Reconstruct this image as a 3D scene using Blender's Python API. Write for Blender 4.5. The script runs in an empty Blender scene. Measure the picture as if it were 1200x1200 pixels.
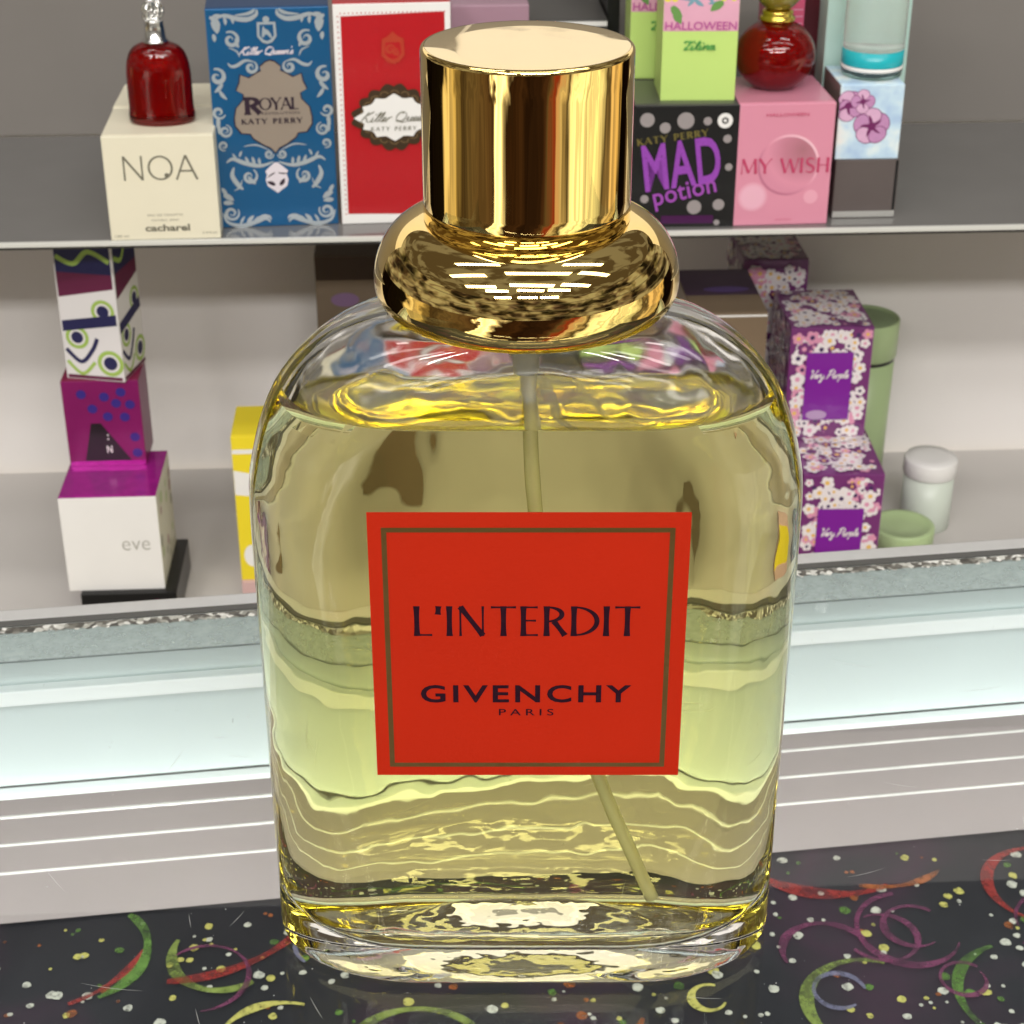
import bpy, bmesh, math, random
from mathutils import Vector, Matrix

random.seed(7)
C = bpy.context.scene.collection
sc = bpy.context.scene
PI = math.pi
R = math.radians

# ------------------------------------------------------------------ camera
CAM = Vector((-.004, -.463, .400))
cd = bpy.data.cameras.new('camera')
cam = bpy.data.objects.new('camera', cd)
C.objects.link(cam)
cam.location = CAM
cam.rotation_euler = (R(90 - 28), 0, 0)
cd.sensor_width = 36
cd.lens = 63
cd.clip_start = .02
cd.clip_end = 50
cd.dof.use_dof = True
cd.dof.focus_distance = .50
cd.dof.aperture_fstop = 44
sc.camera = cam

# ------------------------------------------------------------------ world: a shop interior all round, out of focus
w = bpy.data.worlds.new('World')
sc.world = w
w.use_nodes = True
wt = w.node_tree
for n_ in list(wt.nodes):
    wt.nodes.remove(n_)


class NT:
    """small helper to wire nodes"""
    def __init__(s, t):
        s.t = t

    def n(s, kind, **kw):
        nd = s.t.nodes.new(kind)
        for k, v in kw.items():
            if k == 'inp':
                for a, b in v.items():
                    if hasattr(b, 'is_output'):
                        s.t.links.new(b, nd.inputs[a])
                    else:
                        nd.inputs[a].default_value = b
            else:
                setattr(nd, k, v)
        return nd

    def math(s, op, a, b=0.0, c=None):
        i = {0: a, 1: b}
        if c is not None:
            i[2] = c
        return s.n('ShaderNodeMath', operation=op, inp=i).outputs[0]

    def ramp(s, fac, stops, interp='LINEAR'):
        nd = s.n('ShaderNodeValToRGB', inp={'Fac': fac})
        cr = nd.color_ramp
        cr.interpolation = interp
        while len(cr.elements) < len(stops):
            cr.elements.new(.5)
        for e, (p, c) in zip(cr.elements, stops):
            e.position = p
            e.color = (*c, 1)
        return nd.outputs[0]

    def mix(s, fac, a, b, mode='MIX'):
        nd = s.n('ShaderNodeMix', data_type='RGBA', blend_type=mode)
        for k, v in ((0, fac), (6, a), (7, b)):
            if hasattr(v, 'is_output'):
                s.t.links.new(v, nd.inputs[k])
            elif k == 0:
                nd.inputs[0].default_value = v
            else:
                nd.inputs[k].default_value = (*v, 1)
        return nd.outputs[2]


W = NT(wt)
tc = W.n('ShaderNodeTexCoord')
sx = W.n('ShaderNodeSeparateXYZ', inp={0: tc.outputs['Generated']})
X_, Y_, Z_ = sx.outputs
az = W.math('ARCTAN2', X_, W.math('MULTIPLY', Y_, -1.0))          # 0 looking towards -Y (the customer side)
nz = W.n('ShaderNodeTexNoise', inp={'Vector': tc.outputs['Generated'], 'Scale': 5.0, 'Detail': 3.0})
az = W.math('ADD', az, W.math('MULTIPLY_ADD', nz.outputs[0], .5, -.25))
az = W.math('ADD', az, W.math('MULTIPLY', W.math('ADD', Z_, .3), -.5))
azn = W.math('MULTIPLY_ADD', az, 1 / (2 * PI), .5)


def A(deg):
    return .5 + deg / 360


K = (.035, .022, .016)
floor_c = W.ramp(azn, [
    (0, (.9, .8, .7)), (A(-150), (.55, .45, .38)), (A(-138), K), (A(-104), (.05, .04, .03)), (A(-98), (1.7, 1.5, 1.1)), (A(-86), (.9, .75, .45)),
    (A(-78), (.16, .12, .08)), (A(-66), (.40, .32, .22)), (A(-46), (.34, .24, .16)), (A(-40), (.22, .15, .1)), (A(-38), (2.6, 2.5, 2.3)),
    (A(-28), (2.2, 2.1, 1.9)), (A(-21), (.12, .07, .045)), (A(-6), (.20, .12, .08)), (A(2), (.08, .05, .04)), (A(14), (.17, .10, .07)),
    (A(20), (.40, .30, .2)), (A(28), (.75, .18, .1)), (A(34), (1.2, 1.05, .8)), (A(42), (.25, .2, .13)), (A(46), (1.9, 1.85, 1.6)),
    (A(84), (1.5, 1.45, 1.2)), (A(90), (.3, .25, .18)), (A(98), (1.6, 1.3, .9)), (A(112), (1.0, .8, .5)), (A(116), K),
    (A(130), K), (A(138), (.6, .5, .4)), (A(150), (.25, .18, .15)), (A(160), (.8, .7, .6))])
mp = W.n('ShaderNodeMapping', inp={'Vector': tc.outputs['Generated'], 'Scale': (1, 1, 1.6)})
vo = W.n('ShaderNodeTexNoise', inp={'Vector': mp.outputs[0], 'Scale': 5.0, 'Detail': 2.0, 'Roughness': .45, 'Distortion': .4})
goods = W.mix(.35, W.ramp(vo.outputs[0], [(.34, (.05, .035, .025)), (.45, (.22, .16, .11)), (.53, (.75, .64, .5)), (.64, (1.5, 1.4, 1.2))]), vo.outputs['Color'], 'OVERLAY')
rows = W.math('GREATER_THAN', W.math('FRACT', W.math('MULTIPLY', Z_, 7.0)), .16)
goods = W.mix(W.math('MULTIPLY_ADD', rows, .6, .4), (.45, .42, .38), goods)
ceil_c = W.ramp(Z_, [(0, (.5, .46, .41)), (.5, (.75, .70, .63)), (1, (.9, .86, .8))])
cpx = W.math('DIVIDE', X_, W.math('MAXIMUM', Z_, .05))
cpy = W.math('DIVIDE', Y_, W.math('MAXIMUM', Z_, .05))
cpv = W.n('ShaderNodeCombineXYZ', inp={0: cpx, 1: cpy})
cpn = W.n('ShaderNodeTexNoise', inp={'Vector': cpv.outputs[0], 'Scale': 2.0, 'Detail': 5.0, 'Distortion': .8})
ceil_c = W.mix(W.ramp(cpn.outputs[0], [(.44, (0, 0, 0)), (.52, (.9, .9, .9))]), ceil_c, (.26, .19, .12))
st1 = W.n('ShaderNodeTexNoise', noise_dimensions='1D', inp={'W': az, 'Scale': 7.0, 'Detail': 3.0})
floor_c = W.mix(.4, floor_c, W.ramp(st1.outputs[0], [(.36, (.25, .22, .2)), (.5, (.9, .9, .9)), (.64, (1.7, 1.65, 1.5))]), 'MULTIPLY')
floor_c = W.n('ShaderNodeGamma', inp={0: floor_c, 1: 1.45}).outputs[0]
floor_c = W.mix(1.0, floor_c, (2.0, 2.0, 2.0), 'MULTIPLY')
col = W.mix(W.math('GREATER_THAN', Z_, -.07), floor_c, goods)
col = W.mix(W.math('GREATER_THAN', Z_, .42), col, ceil_c)
bg = W.n('ShaderNodeBackground', inp={'Color': col, 'Strength': .25})
wo = W.n('ShaderNodeOutputWorld', inp={0: bg.outputs[0]})


# ------------------------------------------------------------------ lamps: rows of ceiling tubes, plus an added fill inside the case
def tube_lamp(x, y, z, power, sx_, sy_, rz=0, tilt=0):
    ld = bpy.data.lights.new('ceiling_tube', 'AREA')
    ld.shape = 'RECTANGLE'
    ld.size, ld.size_y = sx_, sy_
    ld.energy = power
    ld.color = (1, .97, .93)
    o = bpy.data.objects.new('ceiling_tube', ld)
    C.objects.link(o)
    o.location = (x, y, z)
    o.rotation_euler = (R(tilt), 0, R(rz))
    return o


for y, pw, tl in ((-.50, 3.0, 0), (-1.35, 5.0, 20), (-2.5, 15.0, 46), (-3.8, 25.0, 54)):
    for x in (-1.30, .07, 1.22):
        tube_lamp(x + .12 * math.sin(9 * y), y + .13 * math.sin(7 * x), 1.75 if y > -2 else 2.35, pw, 1.0, .20, 4 * math.sin(5 * x + y), tl)
tube_lamp(-.55, .12, 1.55, 2.6, .6, .12)
tube_lamp(.65, .12, 1.55, 2.6, .6, .12)
case_fill = tube_lamp(.06, -.34, -.128, 1.40, 1.3, .02, 8.1, 84)       # unseen fill strip added inside the case to brighten its back
case_fill.name = 'case_fill_light'
case_fill.data.spread = R(40)

sc.view_settings.view_transform = 'Standard'
sc.view_settings.look = 'None'
sc.view_settings.exposure = .22
sc.view_settings.gamma = 1
sc.render.film_transparent = False
cy = sc.cycles
cy.max_bounces = 28
cy.transmission_bounces = 24
cy.glossy_bounces = 8
cy.diffuse_bounces = 4
cy.transparent_max_bounces = 24
cy.sample_clamp_indirect = 8
cy.caustics_refractive = True
cy.caustics_reflective = True
cy.blur_glossy = .3
cy.use_denoising = True


# ------------------------------------------------------------------ materials
def mat(name, col, rough=.5, metal=0.0, spec=.5, coat=0.0, noise=0.0, nscale=60, bump=0.0, bscale=300, trans=0.0, ior=1.45, emis=None):
    m = bpy.data.materials.new(name)
    m.use_nodes = True
    t = NT(m.node_tree)
    b = m.node_tree.nodes['Principled BSDF']
    b.inputs['Base Color'].default_value = (*col, 1)
    b.inputs['Roughness'].default_value = rough
    b.inputs['Metallic'].default_value = metal
    b.inputs['Specular IOR Level'].default_value = spec
    b.inputs['Coat Weight'].default_value = coat
    b.inputs['Coat Roughness'].default_value = .08
    b.inputs['Transmission Weight'].default_value = trans
    b.inputs['IOR'].default_value = ior
    tcn = None
    if noise or bump:
        tcn = t.n('ShaderNodeTexCoord').outputs['Object']
    if noise:
        nn = t.n('ShaderNodeTexNoise', inp={'Vector': tcn, 'Scale': nscale, 'Detail': 4.0})
        f = t.math('MULTIPLY_ADD', nn.outputs[0], noise * 2, 1 - noise)
        hs = t.n('ShaderNodeHueSaturation', inp={'Value': f, 'Color': (*col, 1)})
        m.node_tree.links.new(hs.outputs[0], b.inputs['Base Color'])
    if bump:
        nn = t.n('ShaderNodeTexNoise', inp={'Vector': tcn, 'Scale': bscale, 'Detail': 2.0})
        bp = t.n('ShaderNodeBump', inp={'Height': nn.outputs[0], 'Strength': bump, 'Distance': .001})
        m.node_tree.links.new(bp.outputs[0], b.inputs['Normal'])
    return m


def glass_mat(name, col=(1, 1, 1), ior=1.5, bump=0.0, bscale=60, dist=.001, absorb=None, dens=0, rough=0.0, stretch=(1, 1, 1)):
    m = bpy.data.materials.new(name)
    m.use_nodes = True
    nt = m.node_tree
    for n_ in list(nt.nodes):
        nt.nodes.remove(n_)
    t = NT(nt)
    g = t.n('ShaderNodeBsdfGlass', inp={'Color': (*col, 1), 'IOR': ior, 'Roughness': rough})
    o = t.n('ShaderNodeOutputMaterial', inp={0: g.outputs[0]})
    if bump:
        tcn = t.n('ShaderNodeTexCoord').outputs['Object']
        mp_ = t.n('ShaderNodeMapping', inp={'Vector': tcn, 'Scale': stretch})
        nn = t.n('ShaderNodeTexNoise', inp={'Vector': mp_.outputs[0], 'Scale': bscale, 'Detail': 2.0})
        bp = t.n('ShaderNodeBump', inp={'Height': nn.outputs[0], 'Strength': bump, 'Distance': dist})
        nt.links.new(bp.outputs[0], g.inputs['Normal'])
    if absorb:
        v = t.n('ShaderNodeVolumeAbsorption', inp={'Color': (*absorb, 1), 'Density': dens})
        nt.links.new(v.outputs[0], o.inputs[1])
    return m


def pane_mat(name, tint=(.95, .98, .98), ior=1.5, rough=0.0):
    """thin sheet of glass: straight-through light plus a Fresnel reflection"""
    m = bpy.data.materials.new(name)
    m.use_nodes = True
    nt = m.node_tree
    for n_ in list(nt.nodes):
        nt.nodes.remove(n_)
    t = NT(nt)
    tr = t.n('ShaderNodeBsdfTransparent', inp={0: (*tint, 1)})
    gl = t.n('ShaderNodeBsdfGlossy', inp={'Roughness': rough})
    fr = t.n('ShaderNodeFresnel', inp={'IOR': ior})
    geo = t.n('ShaderNodeNewGeometry')
    fac = t.math('MULTIPLY', fr.outputs[0], t.math('SUBTRACT', 1.0, geo.outputs['Backfacing']))      # the sheet mirrors at its outer face only
    mx = t.n('ShaderNodeMixShader', inp={0: fac, 1: tr.outputs[0], 2: gl.outputs[0]})
    t.n('ShaderNodeOutputMaterial', inp={0: mx.outputs[0]})
    return m


def radial_mat(name, c, rad, stops, rough=.35):
    """printed round gradient (ink) about a point of the object"""
    m = mat(name, (1, 1, 1), rough)
    t = NT(m.node_tree)
    tcn = t.n('ShaderNodeTexCoord').outputs['Object']
    d = t.n('ShaderNodeVectorMath', operation='DISTANCE', inp={0: tcn, 1: c}).outputs['Value']
    m.node_tree.links.new(t.ramp(t.math('DIVIDE', d, rad), stops), m.node_tree.nodes['Principled BSDF'].inputs['Base Color'])
    return m


# ------------------------------------------------------------------ object helpers
def new_obj(name, me, mats, parent=None, loc=None):
    o = bpy.data.objects.new(name, me)
    C.objects.link(o)
    for m in (mats if isinstance(mats, (list, tuple)) else [mats]):
        me.materials.append(m)
    if parent:
        o.parent = parent
    if loc:
        o.location = loc
    return o


def obj(name, bm, mats, parent=None, smooth=False, loc=None):
    me = bpy.data.meshes.new(name)
    bm.to_mesh(me)
    bm.free()
    if smooth:
        me.polygons.foreach_set('use_smooth', [True] * len(me.polygons))
    return new_obj(name, me, mats, parent, loc)


def tag(o, label, cat=None, group=None, kind=None):
    if label:
        o['label'] = label
    if cat:
        o['category'] = cat
    if group:
        o['group'] = group
    if kind:
        o['kind'] = kind
    return o


def thing(name, label, cat, loc, rz=0, group=None):
    o = bpy.data.objects.new(name, None)
    o.empty_display_size = .02
    C.objects.link(o)
    o.location = loc
    o.rotation_euler = (0, 0, rz)
    return tag(o, label, cat, group)


def add_box(bm, c, s, bevel=0.0, mi=0):
    r = bmesh.ops.create_cube(bm, size=1)
    vs_ = r['verts']
    bmesh.ops.scale(bm, vec=s, verts=vs_)
    bmesh.ops.translate(bm, vec=c, verts=vs_)
    es = {e for v in vs_ for e in v.link_edges}
    fs = {f for v in vs_ for f in v.link_faces}
    for f in fs:
        f.material_index = mi
    if bevel:
        bmesh.ops.bevel(bm, geom=list(es), offset=bevel, segments=2, profile=.6, affect='EDGES')


def add_lathe(bm, prof, n=96, mi=0, cx=0, cy_=0, sy=1.0, cap0=False, cap1=False):
    rings = []
    for r_, z in prof:
        rings.append([bm.verts.new((cx + r_ * math.cos(2 * PI * k / n), cy_ + sy * r_ * math.sin(2 * PI * k / n), z)) for k in range(n)])
    for a, b in zip(rings, rings[1:]):
        for k in range(n):
            f = bm.faces.new((a[k], a[(k + 1) % n], b[(k + 1) % n], b[k]))
            f.material_index = mi
    if cap0:
        bm.faces.new(rings[0][::-1]).material_index = mi
    if cap1:
        bm.faces.new(rings[-1]).material_index = mi


def add_tube(bm, pts, r_, n=12, mi=0, cap=True):
    rings = []
    for i, p in enumerate(pts):
        a = Vector(pts[max(0, i - 1)])
        b = Vector(pts[min(len(pts) - 1, i + 1)])
        d = (b - a).normalized()
        u = d.cross(Vector((0, 1, 0.01))).normalized()
        v = d.cross(u).normalized()
        rings.append([bm.verts.new(Vector(p) + r_ * (math.cos(2 * PI * k / n) * u + math.sin(2 * PI * k / n) * v)) for k in range(n)])
    for a, b in zip(rings, rings[1:]):
        for k in range(n):
            bm.faces.new((a[k], a[(k + 1) % n], b[(k + 1) % n], b[k])).material_index = mi
    if cap:
        bm.faces.new(rings[0][::-1])
        bm.faces.new(rings[-1])


def catmull(tab, x):
    """smooth interpolation of a table of rows (x, a, b, ...)"""
    n = len(tab)
    if x <= tab[0][0]:
        return tab[0][1:]
    if x >= tab[-1][0]:
        return tab[-1][1:]
    for i in range(n - 1):
        if tab[i][0] <= x <= tab[i + 1][0]:
            break
    p1, p2 = tab[i], tab[i + 1]
    h = p2[0] - p1[0]
    t_ = (x - p1[0]) / h
    out = []
    for k in range(1, len(p1)):
        def slope(j):
            if j <= 0 or j >= n - 1:
                return None
            d0 = (tab[j][k] - tab[j - 1][k]) / (tab[j][0] - tab[j - 1][0])
            d1 = (tab[j + 1][k] - tab[j][k]) / (tab[j + 1][0] - tab[j][0])
            return 0 if d0 * d1 <= 0 else 2 * d0 * d1 / (d0 + d1)
        d = (p2[k] - p1[k]) / h
        m1 = slope(i)
        m2 = slope(i + 1)
        m1 = d if m1 is None else m1
        m2 = d if m2 is None else m2
        a = (2 * t_**3 - 3 * t_**2 + 1) * p1[k] + (t_**3 - 2 * t_**2 + t_) * h * m1
        a += (-2 * t_**3 + 3 * t_**2) * p2[k] + (t_**3 - t_**2) * h * m2
        out.append(a)
    return out


# ------------------------------------------------------------------ print: flat ink shapes laid on a surface
def smooth_path(pts, k=8):
    out = []
    n = len(pts)
    for i in range(n - 1):
        p0, p1, p2, p3 = pts[max(0, i - 1)], pts[i], pts[i + 1], pts[min(n - 1, i + 2)]
        for j in range(k):
            t_ = j / k
            out.append(tuple(.5 * (2 * b + (c - a) * t_ + (2 * a - 5 * b + 4 * c - d) * t_**2 + (3 * b - a - 3 * c + d) * t_**3)
                             for a, b, c, d in zip(p0, p1, p2, p3)))
    out.append(tuple(pts[-1]))
    return out


THICK, THIN = 1, 0
# flared capitals: ('l', x0,y0,x1,y1, thick?) strokes and ('a', cx,cy,rx,ry,a0,a1) arcs, unit height; last entry = advance
GL = {
    'L': [('l', .12, 0, .12, 1, 1), ('l', .1, .035, .58, .035, 0)], 'LW': .60,
    "'": [('l', .1, 1, .08, .72, 1)], "'W": .22,
    'I': [('l', .12, 0, .12, 1, 1)], 'IW': .27,
    'N': [('l', .1, 0, .1, 1, 0), ('l', .1, .98, .78, .02, 1), ('l', .78, 0, .78, 1, 0)], 'NW': .92,
    'T': [('l', .40, 0, .40, 1, 1), ('l', .02, .965, .78, .965, 0)], 'TW': .80,
    'E': [('l', .12, 0, .12, 1, 1), ('l', .1, .035, .56, .035, 0), ('l', .1, .52, .50, .52, 0), ('l', .1, .965, .55, .965, 0)], 'EW': .62,
    'R': [('l', .12, 0, .12, 1, 1), ('a', .14, .73, .44, .235, 90, -90), ('l', .34, .5, .68, .02, 1)], 'RW': .74,
    'D': [('l', .12, 0, .12, 1, 1), ('a', .14, .5, .68, .465, 90, -90)], 'DW': .90,
    'O': [('a', .5, .5, .44, .47, 0, 360)], 'OW': 1.0,
    'A': [('l', .03, 0, .42, 1, 0), ('l', .42, 1, .82, 0, 1), ('l', .17, .36, .68, .36, 0)], 'AW': .86,
    'Y': [('l', .40, 0, .40, .48, 1), ('l', .40, .46, .04, 1, 1), ('l', .40, .46, .78, 1, 0)], 'YW': .80,
    'M': [('l', .08, 0, .14, 1, 0), ('l', .14, 1, .52, .06, 1), ('l', .52, .06, .90, 1, 0), ('l', .90, 1, .97, 0, 1)], 'MW': 1.08,
    'W': [('l', .03, 1, .32, 0, 1), ('l', .32, 0, .58, .95, 0), ('l', .58, .95, .86, 0, 1), ('l', .86, 0, 1.12, 1, 0)], 'WW': 1.15,
    'S': [('p', ((.55, .86), (.42, .97), (.2, .93), (.12, .74), (.22, .57), (.42, .46), (.56, .32), (.52, .1), (.32, .02), (.08, .1)))], 'SW': .66,
    'H': [('l', .12, 0, .12, 1, 1), ('l', .72, 0, .72, 1, 1), ('l', .12, .5, .72, .5, 0)], 'HW': .86,
    'P': [('l', .12, 0, .12, 1, 1), ('a', .14, .71, .44, .255, 90, -90)], 'PW': .64,
    'K': [('l', .12, 0, .12, 1, 1), ('l', .14, .45, .66, 1, 0), ('l', .28, .56, .74, 0, 1)], 'KW': .76,
}
SCRIPT = {
    'K': [((.55, 2.1), (.3, 1.2), (.0, -.1)), ((1.15, 2.15), (.75, 1.7), (.3, 1.1), (.6, .7), (.8, .05), (1.05, .1))], 'KW': 1.1,
    'Q': [((.9, 1.9), (.35, 1.9), (.1, 1.0), (.4, .1), (1.0, .2), (1.25, 1.1), (.9, 1.9), (.6, 1.7)), ((.2, .1), (.6, .25), (1.0, -.15), (1.5, .0))], 'QW': 1.45,
    'V': [((.1, 1.8), (.35, 2.0), (.45, .9), (.5, 0), (.9, 1.2), (1.3, 2.1))], 'VW': 1.0,
    'P': [((.5, 2.0), (.3, 1.0), (.1, -.1)), ((.1, 1.6), (.6, 2.15), (1.1, 1.8), (.95, 1.1), (.4, .9))], 'PW': 1.05,
    'T': [((.0, 1.7), (.3, 2.0), (.8, 1.85), (1.2, 2.05)), ((.75, 1.9), (.6, 1.0), (.3, .05), (.7, .15))], 'TW': .85,
    'B': [((.5, 2.0), (.3, 1.0), (.1, 0)), ((.2, 1.8), (.8, 2.1), (.9, 1.4), (.4, 1.1), (.9, .9), (.8, .1), (.1, 0))], 'BW': 1.0,
    'i': [((.05, .0), (.26, .95)), ((.26, .95), (.2, .12), (.5, .15)), ((.40, 1.45), (.48, 1.7))], 'iW': .52,
    'l': [((0, .1), (.4, 1.4), (.45, 2.0), (.28, 1.7), (.2, .3), (.5, .12))], 'lW': .42,
    'e': [((0, .15), (.45, .55), (.4, .95), (.12, .7), (.18, .1), (.62, .2))], 'eW': .55,
    'r': [((.05, .0), (.22, .95)), ((.18, .6), (.42, 1.0), (.62, .85))], 'rW': .55,
    'n': [((0, .1), (.15, .95), (.1, .05), (.4, .95), (.55, .8), (.5, .1), (.75, .15))], 'nW': .68,
    'u': [((0, .3), (.15, .95), (.15, .1), (.42, .15), (.58, .95), (.55, .1), (.78, .15))], 'uW': .70,
    's': [((0, .1), (.3, .95), (.45, .3), (.1, .05), (.6, .15))], 'sW': .5,
    'a': [((.5, .85), (.2, .9), (.08, .25), (.35, .15), (.55, .95), (.52, .1), (.8, .15))], 'aW': .72,
    'p': [((0, .3), (.22, .95), (.0, -.8)), ((.15, .6), (.5, 1.0), (.55, .3), (.12, .1), (.7, .15))], 'pW': .65,
    'y': [((0, .9), (.1, .2), (.38, .2), (.55, .95), (.35, -.7), (.1, -.8), (.3, -.2), (.8, .2))], 'yW': .70,
    'h': [((0, .1), (.4, 1.6), (.3, 2.0), (.15, 1.2), (.1, .05), (.4, .95), (.5, .7), (.5, .1), (.75, .15))], 'hW': .68,
    "'": [((.2, 2.0), (.15, 1.6))], "'W": .25, ' W': .45,
}


class Ink:
    def __init__(s):
        s.bm = bmesh.new()
        s.k = 0
        s.step = 4e-6

    def poly(s, pts, mi=0, lift=True):
        if lift:
            s.k += 1
        y = -s.step * s.k
        try:
            f = s.bm.faces.new([s.bm.verts.new((p[0], y, p[1])) for p in pts])
            f.material_index = mi
        except ValueError:
            pass

    def ribbon(s, pts, wid, mi=0, lift=True):
        n = len(pts)
        if not callable(wid):
            w0 = wid
            wid = lambda t_: w0
        L_, R_ = [], []
        for i, p in enumerate(pts):
            a, b = pts[max(0, i - 1)], pts[min(n - 1, i + 1)]
            dx, dz = b[0] - a[0], b[1] - a[1]
            d = math.hypot(dx, dz) or 1
            h = wid(i / (n - 1)) / 2
            L_.append((p[0] - dz / d * h, p[1] + dx / d * h))
            R_.append((p[0] + dz / d * h, p[1] - dx / d * h))
        if lift:
            s.k += 1
        y = -s.step * s.k
        lv = [s.bm.verts.new((p[0], y, p[1])) for p in L_]
        rv = [s.bm.verts.new((p[0], y, p[1])) for p in R_]
        for i in range(n - 1):
            s.bm.faces.new((rv[i], rv[i + 1], lv[i + 1], lv[i])).material_index = mi

    def disc(s, x, z, r_, mi=0, n=20, sx_=1, rot=0):
        c, q = math.cos(rot), math.sin(rot)
        pts = []
        for k in range(n):
            a = 2 * PI * k / n
            u, v = r_ * sx_ * math.cos(a), r_ * math.sin(a)
            pts.append((x + u * c - v * q, z + u * q + v * c))
        s.poly(pts, mi)

    def rect(s, x0, z0, x1, z1, mi=0):
        s.poly([(x0, z0), (x1, z0), (x1, z1), (x0, z1)], mi)

    def spiral(s, x, z, r_, turns, wd, a0=0, dirn=1, mi=0):
        pts = []
        n = int(20 * turns)
        for i in range(n + 1):
            t_ = i / n
            a = a0 + dirn * 2 * PI * turns * t_
            q = r_ * (1 - .82 * t_)
            pts.append((x + q * math.cos(a), z + q * math.sin(a)))
        s.ribbon(pts, lambda t_: wd * (.35 + 1.0 * math.sin(PI * min(1, t_ * 1.1 + .05)) ** 1.0), mi)

    def leaf(s, x, z, ln, wd, ang, mi=0, bend=.25):
        c, q = math.cos(ang), math.sin(ang)
        pts = []
        for i in range(9):
            t_ = i / 8
            u, v = ln * t_, bend * ln * t_ * t_
            pts.append((x + u * c - v * q, z + u * q + v * c))
        s.ribbon(pts, lambda t_: max(wd * math.sin(PI * (t_ * .85 + .12)) ** .8, wd * .04), mi)

    def caps(s, txt, x0, z0, h, width, thick=.15, thin=.06, flare=1.3, track=.0, mi=0, slant=0.0, rot=0.0, serif=0.0):
        adv = [(.45 if ch == ' ' else GL[ch + 'W']) + track for ch in txt]
        tot = sum(adv) - track
        kx = width / tot
        cr, sr = math.cos(rot), math.sin(rot)

        def T(px_, py_):
            u, v = px_ * kx + slant * py_ * h, py_ * h
            return (x0 + u * cr - v * sr, z0 + u * sr + v * cr)
        x = 0
        for ch, ad in zip(txt, adv):
            if ch != ' ':
                for st in GL[ch]:
                    if st[0] == 'l':
                        _, a, b, c, d, tk = st
                        wv = (thick if tk else thin) * h
                        pts = [T(x + a + (c - a) * i / 6, b + (d - b) * i / 6) for i in range(7)]
                        s.ribbon(pts, lambda t_, wv=wv, tk=tk: wv * (1 + (flare - 1) * abs(2 * t_ - 1) ** 2.5 * (1 if tk else 1.6)), mi)
                        if serif and (tk or ch in 'NMAWY'):
                            for (ex, ey) in ((a, b), (c, d)):
                                if ey < .02 or ey > .98:
                                    zz = .02 if ey < .5 else .98
                                    s.ribbon([T(x + ex - serif, zz), T(x + ex + serif, zz)], thin * h, mi)
                    elif st[0] == 'a':
                        _, cx, cz, rx, rz, a0, a1 = st
                        n = 28
                        pts, ws = [], []
                        for i in range(n + 1):
                            a = R(a0 + (a1 - a0) * i / n)
                            pts.append(T(x + cx + rx * math.cos(a), cz + rz * math.sin(a)))
                            ws.append((thin + (thick - thin) * abs(math.cos(a)) ** 1.5) * h)
                        s.ribbon(pts, lambda t_, ws=ws: ws[min(n, int(round(t_ * n)))], mi)
                    else:
                        pts = smooth_path([T(x + p[0], p[1]) for p in st[1]], 5)
                        s.ribbon(pts, lambda t_: h * (thin + (thick - thin) * math.sin(PI * t_) ** 1.2), mi)
            x += ad

    def script(s, txt, x0, z0, width, xh, wd, mi=0, slant=.35):
        adv = [SCRIPT[ch + 'W'] for ch in txt]
        kx = width / sum(adv)
        x = 0
        for ch, ad in zip(txt, adv):
            for st in SCRIPT.get(ch, []):
                pts = smooth_path([(x0 + (x + p[0]) * kx + slant * p[1] * xh, z0 + p[1] * xh) for p in st], 5)
                s.ribbon(pts, lambda t_: wd * (.6 + .7 * abs(math.sin(2.2 * PI * t_ + .4))), mi)
            x += ad

    def text(s, txt, x0, z0, width, height, mi=0, bold=0.0, shear=0.0, space=1.0, rot=0.0):
        cu = bpy.data.curves.new('t', 'FONT')
        cu.body = txt
        cu.size = 1
        cu.offset = bold
        cu.shear = shear
        cu.space_character = space
        cu.resolution_u = 4
        o = bpy.data.objects.new('t', cu)
        C.objects.link(o)
        dg = bpy.context.evaluated_depsgraph_get()
        me = bpy.data.meshes.new_from_object(o.evaluated_get(dg))
        xs = [v.co.x for v in me.vertices]
        zs = [v.co.y for v in me.vertices]
        ax, ay = min(xs), min(zs)
        kx = width / (max(xs) - ax)
        kz = height / (max(zs) - ay) if height else kx
        cr, sr = math.cos(rot), math.sin(rot)
        s.k += 1
        y = -s.step * s.k
        vm = []
        for v in me.vertices:
            u, q = (v.co.x - ax) * kx, (v.co.y - ay) * kz
            vm.append(s.bm.verts.new((x0 + u * cr - q * sr, y, z0 + u * sr + q * cr)))
        for p in me.polygons:
            try:
                f = s.bm.faces.new([vm[i] for i in p.vertices])
                f.material_index = mi
            except ValueError:
                pass
        bpy.data.objects.remove(o)
        bpy.data.curves.remove(cu)
        bpy.data.meshes.remove(me)

    def build(s, name, mats, parent, fn):
        """fn maps (x, lift, z) of the print to a point of the parent"""
        for v in s.bm.verts:
            v.co = fn(v.co.x, v.co.y, v.co.z)
        bmesh.ops.recalc_face_normals(s.bm, faces=[f for f in s.bm.faces if f.calc_area() > 0])
        o = obj(name, s.bm, mats, parent)
        return o


def front_of(d, v0=0.0):
    return lambda x, y, z: Vector((x, -d / 2 - .00012 + y, z))


def top_of(h):
    return lambda x, y, z: Vector((x, z, h + .00034 - y))


# ================================================================== THE SETTING
SHY = R(3.1)
SH0 = Vector((0, .527, 0))


def S(u, v, z):
    """shelf coordinates: u along the shelf, v back from its front edge"""
    c, s_ = math.cos(SHY), math.sin(SHY)
    return Vector((SH0.x + u * c - v * s_, SH0.y + u * s_ + v * c, z))


SHZ = .056          # top of the upper shelf
LOZ = -.197         # top of the lower shelf

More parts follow.
